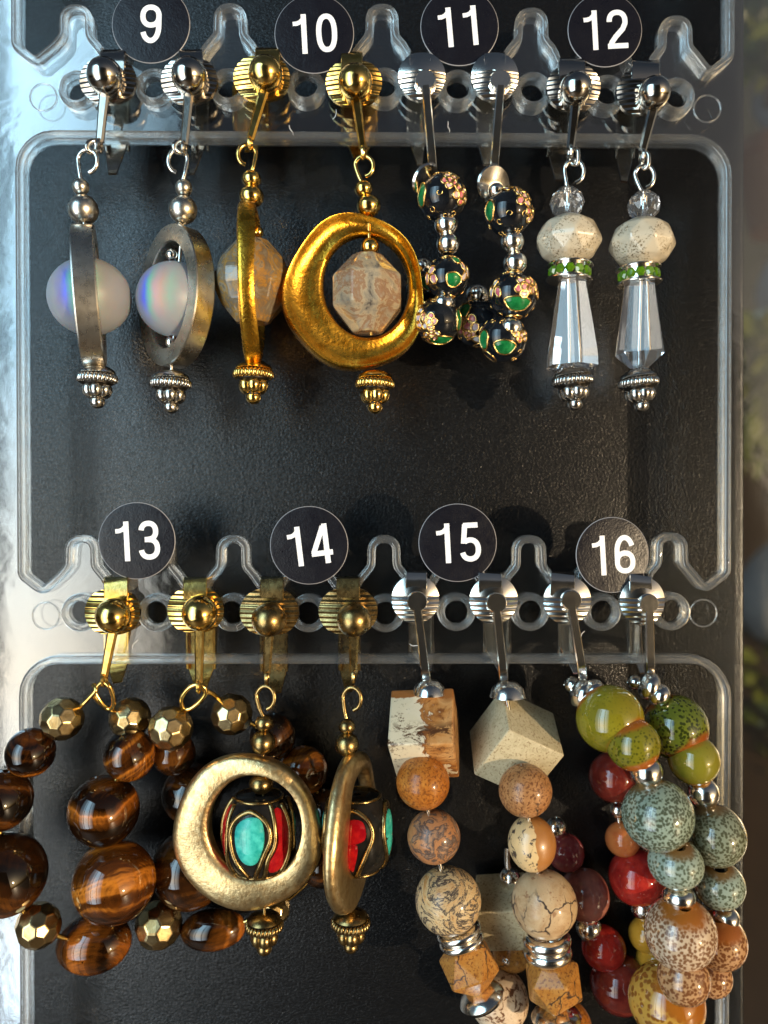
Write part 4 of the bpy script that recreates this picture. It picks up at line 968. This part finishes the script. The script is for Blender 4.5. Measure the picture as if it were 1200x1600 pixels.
def redp(t0): return [(t0 - 0.14, -0.78), (t0 + 0.22, -0.74), (t0 + 0.36, 0.0), (t0 + 0.24, 0.74), (t0 - 0.26, 0.82), (t0 - 0.38, 0.5), (t0 - 0.12, 0.0)]
def redtop(t0): return [(t0 - 0.34, -0.40), (t0 - 0.05, -0.62), (t0 + 0.34, -0.55), (t0 + 0.36, -0.1), (t0 - 0.30, 0.02)]
def redlow(t0): return [(t0 - 0.30, 0.12), (t0 + 0.16, 0.02), (t0 + 0.06, 0.72), (t0 - 0.08, 0.72)]
LAY = []
for t0, kd in ((-0.14, 't'), (0.80, 'r'), (1.9, 't'), (2.85, 'r'), (-1.2, 'r'), (-2.3, 't')):
    if kd == 't': LAY += [('w', 'brass', tear(t0)), ('p', 'turq', turq(t0))]
    else: LAY += [('p', 'coral', redp(t0)), ('w', 'brass', [(t0 - 0.22, -0.96), (t0 - 0.2, -0.5), (t0 - 0.22, 0.0), (t0 - 0.42, 0.4), (t0 - 0.45, 0.95)]), ('w', 'brass', [(t0 + 0.26, -0.9), (t0 + 0.34, 0.0), (t0 + 0.2, 0.9)])]
E = earring('clip_on_earring', 421, 960, 'antique brass hoop earring facing front with a turquoise and red inlaid bead, below sticker 14')
clip(E, 'brass', (421, 956), 92, 74, (420, 968, 27), (407, 443, 902, 922), (417, 1052), (408, 448, 990, 1082), leverbot=432)
eyeloop(E, 415, 1090, 14, 18, 412, 1120, 32, 'brass')
bead(E, 'small_bead', 413, 1130, 30, 14, 'brass', sq=0.95); bead(E, 'round_bead', 411, 1160, 30, 19, 'brass', hole=0.3)
hoop(E, 386, 1300, 30, (118, 122), (73, 79), (15, 13), 34, 'hoopbrass', -4, PILLOW, 0, 0.014, 11)
bead(E, 'small_bead', 408, 1224, 30, 19, 'brass', sq=0.85, hole=0.5)
inlaid(E, 405, 1300, 30, 55, 58, 0.0, LAY)
wire(E, 'head_pin', [(411, 1175, 30), (413, 1430, 30)], 2.4, 'brass')
finial(E, 413, 1446, 30, 'brass', 24)
E = earring('clip_on_earring', 545, 960, 'antique brass hoop earring turned sideways with a red and turquoise inlaid bead, below sticker 14')
clip(E, 'brass', (544, 955), 92, 74, (553, 968, 27), (526, 562, 902, 922), (552, 1050), (530, 562, 990, 1080), leverbot=545)
eyeloop(E, 550, 1092, 14, 18, 541, 1122, 32, 'brass')
bead(E, 'small_bead', 542, 1135, 30, 13, 'brass', sq=0.95); bead(E, 'round_bead', 542, 1163, 30, 19, 'brass', hole=0.3)
hoop(E, 549, 1297, 30, (118, 120), (73, 79), (15, 8), 28, 'hoopbrass', 76, PILLOW, 0, 0.014, 11)
LAY2 = []
for i_ in range(4):
    t0 = -0.12 + i_ * PI / 2
    LAY2 += [('w', 'brass', tear(t0))] + ([('p', 'coral', redtop(t0)), ('p', 'coral', redlow(t0))] if i_ % 2 == 0 else [('p', 'turq', redtop(t0 - 0.1)), ('p', 'turq', redlow(t0 - 0.15))])
inlaid(E, 558, 1298, 30, 54, 57, 0.0, LAY2)
wire(E, 'head_pin', [(542, 1180, 30), (548, 1430, 30)], 2.4, 'brass')
finial(E, 548, 1442, 31, 'brass', 28)

# ---- 15: jasper strings
def rings(E, x, y, d, hw, ax, n, gap):
    f = k(d) * S; A = frame(axis_img(*ax))
    for i in range(n):
        b = MB(); o_ = (i - (n - 1) / 2) * gap
        b.lathe([((hw - 9 + 9 * math.cos(q * PI / 6)) * f, gap * 0.52 * math.sin(q * PI / 6) * f) for q in range(12)], 40, close=True)
        b.build('silver_ring', 'silver', E, P(x, y, d) + A @ Vector((0, 0, o_ * f)), A, sharp=None)
def saucer(E, x, y, d, hw, ax):
    f = k(d) * S; b = MB(); b.lathe([(0, -15 * f), (hw * 0.5 * f, -14 * f), (hw * 0.86 * f, -7 * f), (hw * f, 1 * f), (hw * 0.88 * f, 9 * f), (hw * 0.5 * f, 15 * f), (0, 16 * f)], 40)
    b.build('silver_saucer', 'silver', E, P(x, y, d), frame(axis_img(*ax)), sharp=60)
def cube(E, name, x, y, d, side, R3, mat, bw=3.0):
    b = MB(); h = side / 2 * k(d) * S
    b.add([(sx * h, sy * h, sz * h) for sx in (-1, 1) for sy in (-1, 1) for sz in (-1, 1)], [(0, 1, 3, 2), (4, 6, 7, 5), (0, 4, 5, 1), (2, 3, 7, 6), (0, 2, 6, 4), (1, 5, 7, 3)], smooth=False)
    o = b.build(name, mat, E, P(x, y, d), R3, sharp=None); bev(o, bw * S, 3)
    o.data.polygons.foreach_set('use_smooth', [True] * len(o.data.polygons)); o.data.set_sharp_from_angle(angle=math.radians(35)); return o
def icosa(E, name, x, y, d, r, mat, R3):
    bm = bmesh.new(); bmesh.ops.create_icosphere(bm, subdivisions=1, radius=L(r, d)); b = MB()
    b.add([v_.co.copy() for v_ in bm.verts], [[v_.index for v_ in f.verts] for f in bm.faces], smooth=False); bm.free()
    o = b.build(name, mat, E, P(x, y, d), R3, sharp=None); bev(o, 2.0 * S); return o
E = earring('clip_on_earring', 650, 935, 'jasper string earring topped by a brown and cream landscape cube, below sticker 15')
clip(E, 'silver', (649, 936), 74, 76, (652, 940, 16), (634, 667, 893, 912), (666, 1060), (640, 676, 972, 1050), True, leverbot=668)
b = MB(); b.lathe([(0, -18 * S), (14 * S, -16 * S), (23 * S, -7 * S), (26 * S, 4 * S), (0, 6 * S)], 32, T=Matrix.Translation(P(671, 1080, 22)) @ frame(axis_img(0, 1)).to_4x4()); b.build('bead_cup', 'silver', E, P(671, 1080, 22))
cube(E, 'stone_cube', 664, 1146, 24, 98, Matrix.Rotation(math.radians(-9), 3, 'Z') @ Matrix.Rotation(math.radians(-4), 3, 'Y') @ Matrix.Rotation(math.radians(43), 3, 'X'), 'j_land')
bead(E, 'orange_bead', 661, 1222, 62, 42, 'j_orange', (0.2, 1)); bead(E, 'clouded_bead', 678, 1307, 46, 41, 'j_dark', (0.25, 1)); bead(E, 'picture_bead', 700, 1407, 36, 51, 'j_pic', (0.2, 1))
rings(E, 719, 1462, 26, 36, (0.3, 1), 2, 14)
icosa(E, 'faceted_bead', 733, 1508, 24, 48, 'j_facet', Matrix.Rotation(0.5, 3, 'Y') @ Matrix.Rotation(0.35, 3, 'X'))
saucer(E, 752, 1558, 30, 37, (0.45, 1)); bead(E, 'speckled_bead', 780, 1562, -46, 46, 'j_speck', (0.4, 0.6))
cube(E, 'back_block', 787, 1424, -60, 78, Matrix.Rotation(math.radians(-14), 3, 'Z') @ Matrix.Rotation(math.radians(-9), 3, 'Y') @ Matrix.Rotation(math.radians(20), 3, 'X'), 'j_cube')
bead(E, 'brown_bead', 800, 1487, -62, 30, 'j_facet'); bead(E, 'silver_ball', 797, 1372, -60, 17, 'silver'); bead(E, 'silver_ball', 792, 1500, -40, 8, 'silver')
wire(E, 'bead_wire', [(668, 1085, 22), (664, 1146, 24), (661, 1222, 62), (678, 1307, 46), (700, 1407, 36), (719, 1462, 26), (734, 1514, 22), (752, 1553, 0), (780, 1562, -46), (800, 1487, -62), (787, 1424, -60), (797, 1372, -60), (793, 1340, -60)], 3.4, 'silver')
wire(E, 'return_stem', [(797, 1372, -60), (793, 1350, -60), (793, 1325, -62)], 5, 'silver')
E = earring('clip_on_earring', 772, 935, 'jasper string earring topped by a plain speckled cream cube, below sticker 15')
clip(E, 'silver', (771, 937), 75, 76, (776, 942, 16), (748, 784, 894, 913), (787, 1060), (756, 796, 972, 1050), True, leverbot=786)
b = MB(); b.lathe([(0, -20 * S), (14 * S, -18 * S), (24 * S, -9 * S), (28 * S, 4 * S), (0, 6 * S)], 32, T=Matrix.Translation(P(793, 1084, 22)) @ frame(axis_img(0, 1)).to_4x4()); b.build('bead_cup', 'silver', E, P(793, 1084, 22))
ea, eb, ec = Vector((0.0266, 0.9086, 0.4168)), Vector((0.8795, 0.1769, -0.4418)), Vector((-0.4751, 0.3783, -0.7944))
eb = (eb - ea * eb.dot(ea)).normalized(); ec2 = ea.cross(eb); ec = ec2 if ec2.dot(ec) > 0 else -ec2
Rm = Matrix((ea, eb, ea.cross(eb))).transposed()
cube(E, 'stone_cube', 804.5, 1161, -2, 99, Rm, 'j_cube')
bead(E, 'rose_bead', 821, 1235, 64, 41, 'j_rose', (0.2, 1)); bead(E, 'split_bead', 831, 1318, 48, 43, 'j_split', (0.1, 1), sq=1.0, spin=0.0).scale = (0.86, 0.86, 1)
bead(E, 'map_bead', 850, 1412, 40, 51, 'j_map', (0.15, 1)); rings(E, 855, 1478, 30, 38, (0.06, 1), 2, 19)
icosa(E, 'faceted_bead', 865, 1534, 26, 49, 'j_facet', Matrix.Rotation(-0.25, 3, 'Y') @ Matrix.Rotation(0.2, 3, 'X'))
saucer(E, 869, 1588, 20, 39, (0.1, 1)); bead(E, 'speckled_bead', 884, 1604, -36, 40, 'j_orange', (0.4, 0.6))
wire(E, 'bead_wire', [(790, 1085, 22), (805, 1157, 20), (821, 1235, 64), (831, 1318, 48), (850, 1412, 40), (855, 1478, 30), (865, 1538, 26), (870, 1588, 14), (884, 1604, -36)], 3.4, 'silver')

# ---- 16: glazed ceramic strings
def G(name, base, spot, pole, ss, st, r, d=0, **kw): return glaze(name, base, spot, pole, ss, st, r * k(d), **kw)
ol = dict(base=(0.185, 0.155, 0.010), spot=(0.12, 0.12, 0.012), pole=(0.32, 0.09, 0.01))
M['g_olive'] = G('olive_glaze', ol['base'], (0.12, 0.11, 0.01), ol['pole'], 0.16, 0.16, 52, base2=(0.225, 0.195, 0.016), pole_at=0.66)
M['g_olive2'] = G('olive_speckle_glaze', (0.165, 0.15, 0.012), (0.055, 0.058, 0.006), ol['pole'], 0.16, 0.26, 40, pole_at=0.55)
M['g_green'] = G('green_speckle_glaze', (0.09, 0.115, 0.014), (0.02, 0.027, 0.005), (0.24, 0.06, 0.008), 0.14, 0.36, 50, base2=(0.125, 0.14, 0.016), pole_at=0.68)
M['g_lime'] = G('lime_glaze', (0.195, 0.175, 0.018), (0.15, 0.13, 0.012), (0.27, 0.12, 0.01), 0.1, 0.05, 39, pole_at=0.7)
M['g_blue'] = G('blue_grey_glaze', (0.23, 0.29, 0.225), (0.05, 0.06, 0.033), (0.14, 0.085, 0.03), 0.19, 0.46, 55, base2=(0.28, 0.35, 0.29), pole_at=0.76)
M['g_blue2'] = G('pale_blue_grey_glaze', (0.27, 0.33, 0.27), (0.075, 0.09, 0.055), (0.16, 0.09, 0.03), 0.17, 0.40, 38, pole_at=0.70)
M['g_grey'] = G('grey_green_glaze', (0.21, 0.235, 0.165), (0.06, 0.06, 0.03), (0.13, 0.08, 0.03), 0.19, 0.46, 48, pole_at=0.8)
M['g_tan'] = G('tan_speckle_glaze', (0.50, 0.37, 0.25), (0.15, 0.06, 0.022), (0.30, 0.10, 0.014), 0.17, 0.46, 55, base2=(0.58, 0.46, 0.34), pole_at=0.70)
M['g_tan2'] = G('rust_speckle_glaze', (0.44, 0.25, 0.12), (0.14, 0.045, 0.014), (0.28, 0.085, 0.014), 0.17, 0.46, 42, pole_at=0.62)
M['g_amber'] = G('amber_glaze', (0.46, 0.26, 0.05), (0.20, 0.07, 0.012), (0.30, 0.10, 0.012), 0.09, 0.42, 58, pole_at=0.66)
def cup16(E, a, b_, c):
    bead(E, 'dark_bead', a[0], a[1], 6, a[2], 'nickel', (1, 0)); bead(E, 'cup_bead', b_[0], b_[1], 24, b_[2], 'silver', (0.8, 0.3), sq=0.7); bead(E, 'silver_spacer', c[0], c[1], 34, c[2], 'silver', (0.8, 0.6), sq=0.8, hole=0.4)
E = earring('clip_on_earring', 888, 937, 'glazed bead loop with olive beads on top and pale tan beads, below sticker 16')
clip(E, 'silver', (886, 938), 74, 76, (893, 938, 16), (860, 898, 895, 914), (911, 1058), (872, 896, 972, 1052), True, leverbot=900)
cup16(E, (894, 1070, 13), (908, 1084, 24), (926, 1080, 20))
bead(E, 'olive_bead', 953, 1123, 56, 52, 'g_olive', (0.65, 0.7), axd=0.75); bead(E, 'olive_bead', 989, 1163, 88, 41, 'g_olive2', (0.4, 1), axd=0.2)
bead(E, 'silver_ball', 1010, 1206, 90, 25, 'silver', (0.3, 1), hole=0.4); bead(E, 'blue_bead', 1028, 1274, 95, 55, 'g_blue', (0.35, 1), hole=0.2, axd=0.2)
bead(E, 'blue_bead', 1056, 1349, 100, 42, 'g_blue2', (0.05, 1), sq=0.88, hole=0.3, axd=-0.35); bead(E, 'silver_ball', 1061, 1401, 100, 25, 'silver', (0.02, 1), sq=0.75, hole=0.5)
bead(E, 'tan_bead', 1063, 1458, 98, 55, 'g_tan', (0.02, 1), hole=0.2, axd=-0.35); bead(E, 'tan_bead', 1068, 1528, 108, 40, 'g_tan2', (-0.1, 1), hole=0.2)
rings(E, 1058, 1556, 84, 22, (-0.3, 1), 1, 16); bead(E, 'amber_bead', 1042, 1564, 22, 58, 'g_amber', (-0.3, 0.7), axd=-0.7, hole=0.24)
bead(E, 'silver_ball', 986, 1560, -52, 16, 'silver', (1, 0.2), sq=0.6); bead(E, 'red_bead', 968, 1537, -68, 45, 'darkred', (1, 0.5)); bead(E, 'red_bead', 943, 1481, -62, 34, 'red', (0.3, 1))
bead(E, 'silver_ball', 920, 1450, -60, 20, 'silver'); bead(E, 'mauve_bead', 913, 1398, -60, 40, 'mauve'); bead(E, 'plum_bead', 884, 1332, -60, 29, 'purple'); bead(E, 'silver_ball', 869, 1293, -60, 16, 'silver')
wire(E, 'bead_wire', [(926, 1080, 34), (953, 1123, 56), (989, 1163, 88), (1010, 1206, 90), (1028, 1274, 95), (1056, 1349, 100), (1063, 1458, 98), (1068, 1528, 108), (1042, 1564, 22), (968, 1537, -68), (943, 1481, -62), (913, 1398, -60), (884, 1332, -60), (866, 1284, -60)], 3.4, 'silver')
E = earring('clip_on_earring', 1004, 940, 'glazed bead loop with a speckled green bead on top, at the right edge')
clip(E, 'silver', (1003, 939), 70, 76, (1014, 943, 15), (984, 1018, 897, 914), (1016, 1054), (982, 1000, 972, 1052), True, leverbot=1004)
cup16(E, (992, 1066, 12), (1014, 1072, 23), (1030, 1086, 19))
bead(E, 'green_bead', 1055, 1136, 22, 50, 'g_green', (0.5, 0.8), axd=0.6); bead(E, 'lime_bead', 1084, 1187, 44, 39, 'g_lime', (0.3, 1))
bead(E, 'silver_ball', 1099, 1239, 46, 24, 'silver', (0.25, 1), hole=0.4); bead(E, 'grey_bead', 1116, 1305, 50, 48, 'g_grey', (0.2, 1)); bead(E, 'grey_bead', 1124, 1383, 50, 39, 'g_blue2', (0.1, 1), sq=0.9, hole=0.3, axd=-0.3)
bead(E, 'silver_ball', 1134, 1434, 48, 21, 'silver', sq=0.8, hole=0.5); bead(E, 'rust_bead', 1121, 1470, 46, 44, 'g_tan2', (0.1, 1), axd=-0.3, hole=0.2); bead(E, 'rust_bead', 1113, 1527, 34, 30, 'g_tan2', (-0.3, 1))
bead(E, 'ochre_bead', 1024, 1502, -72, 30, 'ochre'); bead(E, 'ochre_bead', 1010, 1460, -72, 27, 'ochre'); bead(E, 'silver_ball', 1004, 1419, -66, 19, 'silver')
bead(E, 'red_bead', 994, 1370, -60, 43, 'red', (0.1, 1)); bead(E, 'orange_bead', 973, 1311, -60, 27, 'orange'); bead(E, 'silver_ball', 965, 1266, -60, 12, 'silver'); bead(E, 'dark_red_bead', 960, 1214, -58, 39, 'darkred')
wire(E, 'bead_wire', [(1030, 1086, 34), (1055, 1136, 22), (1084, 1187, 44), (1099, 1239, 46), (1116, 1305, 50), (1124, 1383, 50), (1121, 1470, 46), (1113, 1527, 34), (1075, 1540, -40), (1024, 1502, -84), (1010, 1460, -76), (994, 1370, -60), (973, 1311, -60), (960, 1214, -58), (985, 1080, -20)], 3.4, 'silver')

# ------------------------------------------------------------------ far background, seen at the right edge of the rack
t = NT('garden_leaf'); v = t.co(); r_ = t.n('ShaderNodeObjectInfo').outputs['Random']
t.set(Base_Color=t.mix(t.noise(v, 0.01, 3), (0.03, 0.07, 0.012), (0.20, 0.19, 0.02)), Roughness=0.28); M['leaf'] = t.m
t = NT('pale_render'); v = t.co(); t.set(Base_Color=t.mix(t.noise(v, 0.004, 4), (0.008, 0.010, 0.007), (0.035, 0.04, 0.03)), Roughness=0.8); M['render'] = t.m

def far(x, y, dist):      # a point seen past the right edge of the rack, dist metres from the viewer
    return Vector(((x - CX) / Z * dist, dist - Z * S, (CY - y) / Z * dist))
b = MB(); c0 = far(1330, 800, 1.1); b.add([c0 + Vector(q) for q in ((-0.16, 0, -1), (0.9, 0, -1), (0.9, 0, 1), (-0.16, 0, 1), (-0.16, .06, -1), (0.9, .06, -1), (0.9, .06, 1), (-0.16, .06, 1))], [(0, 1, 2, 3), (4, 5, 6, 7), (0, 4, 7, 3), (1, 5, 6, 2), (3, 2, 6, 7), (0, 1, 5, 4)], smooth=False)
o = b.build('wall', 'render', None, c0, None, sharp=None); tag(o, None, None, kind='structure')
def shrub(x, y, dist, r, n, label):
    c_ = far(x, y, dist); b = MB(); rn = random.Random(int(x + y))
    for i in range(n):
        p = Vector((rn.gauss(0, 1), rn.gauss(0, 1), rn.gauss(0, 1))); p = c_ + p.normalized() * r * rn.random() ** 0.5
        q = Matrix.Rotation(rn.random() * 6.28, 3, 'Z') @ Matrix.Rotation(rn.random() * 2 - 1, 3, 'X') @ Matrix.Rotation(rn.random() * 6.28, 3, 'Y')
        l = 0.022 * (0.6 + rn.random())
        b.add([p + q @ Vector(e) * l for e in ((0, 0, 0), (0.3, 0.1, 0.5), (0, 0, 1.1), (-0.3, 0.1, 0.5))], [(0, 1, 2), (0, 2, 3)], smooth=False)
    o = thing('shrub', c_, label, 'shrub'); b.build('foliage', 'leaf', o, c_, None, sharp=None)
    st = MB(); st.tube([c_ + Vector((0, 0, -r * 1.6)), c_ + Vector((0.005, 0, -r * .5)), c_ + Vector((0, 0.004, r * .5))], [0.006, 0.005, 0.002], 6); st.build('stem', 'table', o, c_, None)
shrub(1205, 20, 0.62, 0.045, 160, 'blurred green leaves past the right edge of the rack near the top')
shrub(1205, 610, 0.60, 0.055, 240, 'blurred olive leaves past the right edge of the rack at mid height')
shrub(1205, 1180, 0.64, 0.085, 420, 'blurred dark green leaves past the right edge of the rack near the bottom')
pt = thing('clay_pot', far(1225, 300, 0.7), 'blurred brown pot past the right edge of the rack', 'pot')
t = NT('pale_stone'); v = t.co(); t.set(Base_Color=t.mix(t.noise(v, 0.006, 4), (0.22, 0.23, 0.24), (0.42, 0.43, 0.43)), Roughness=0.7); M['pebble'] = t.m
t = NT('brown_glazed_clay'); t.set(Base_Color=(0.22, 0.09, 0.04), Roughness=0.2); M['clay'] = t.m
b = MB(); b.lathe([(0, -0.035), (0.028, -0.035), (0.04, 0.03), (0.036, 0.03), (0.03, -0.02), (0, -0.02)], 32, T=Matrix.Translation(far(1225, 300, 0.7))); b.build('body', 'clay', pt, far(1225, 300, 0.7))
b = MB(); b.lathe([(0.038, 0.028), (0.044, 0.028), (0.044, 0.04), (0.036, 0.04)], 32, T=Matrix.Translation(far(1225, 300, 0.7)), close=True); b.build('rim', 'clay', pt, far(1225, 300, 0.7))

for (sx, sy, sr, lb) in ((1240, 150, 0.030, 'blurred pale grey pebble above the brown pot past the right edge of the rack'), (1225, 450, 0.024, 'blurred pale grey pebble below the brown pot past the right edge of the rack'), (1232, 930, 0.042, 'large blurred pale grey stone past the right edge of the rack'), (1228, 1400, 0.034, 'lowest blurred pale grey stone past the right edge of the rack')):
    c_ = far(sx, sy, 0.72); b = MB(); p1, p2 = random.random() * 6, random.random() * 6
    b.lathe(ball_prof(sr, 0.02, 1.25, 16), 28, T=Matrix.Translation(c_), mod=lambda a_, r_, z_: r_ * (1 + 0.10 * math.sin(2 * a_ + p1 + z_ * 60) + 0.06 * math.sin(3 * a_ + p2)))
    tag(b.build('stone', 'pebble', None, c_, None), lb, 'stone')
# stray fibres caught on the plastic
for i_, (lx, ly) in enumerate(((520, 186), (452, 196), (770, 170), (700, 190), (640, 1006), (372, 985), (905, 1000), (1010, 985), (215, 1000))):
    rn = random.Random(i_); a0_ = rn.random() * 6; pts = [(lx, ly, 0.8)]
    for q_ in range(4): a0_ += rn.uniform(-0.9, 0.9); pts.append((pts[-1][0] + 4.2 * math.cos(a0_), pts[-1][1] + 4.2 * math.sin(a0_), 0.8 + rn.random() * 2))
    wire(rack, 'lint_fibre', pts, 0.42, 'white', 5)

# ------------------------------------------------------------------ lean everything back
bpy.context.view_layer.update()
for o in list(C.objects):
    if o.parent is None and o not in LATE: o.matrix_world = TILT @ o.matrix_world
bpy.context.view_layer.update()
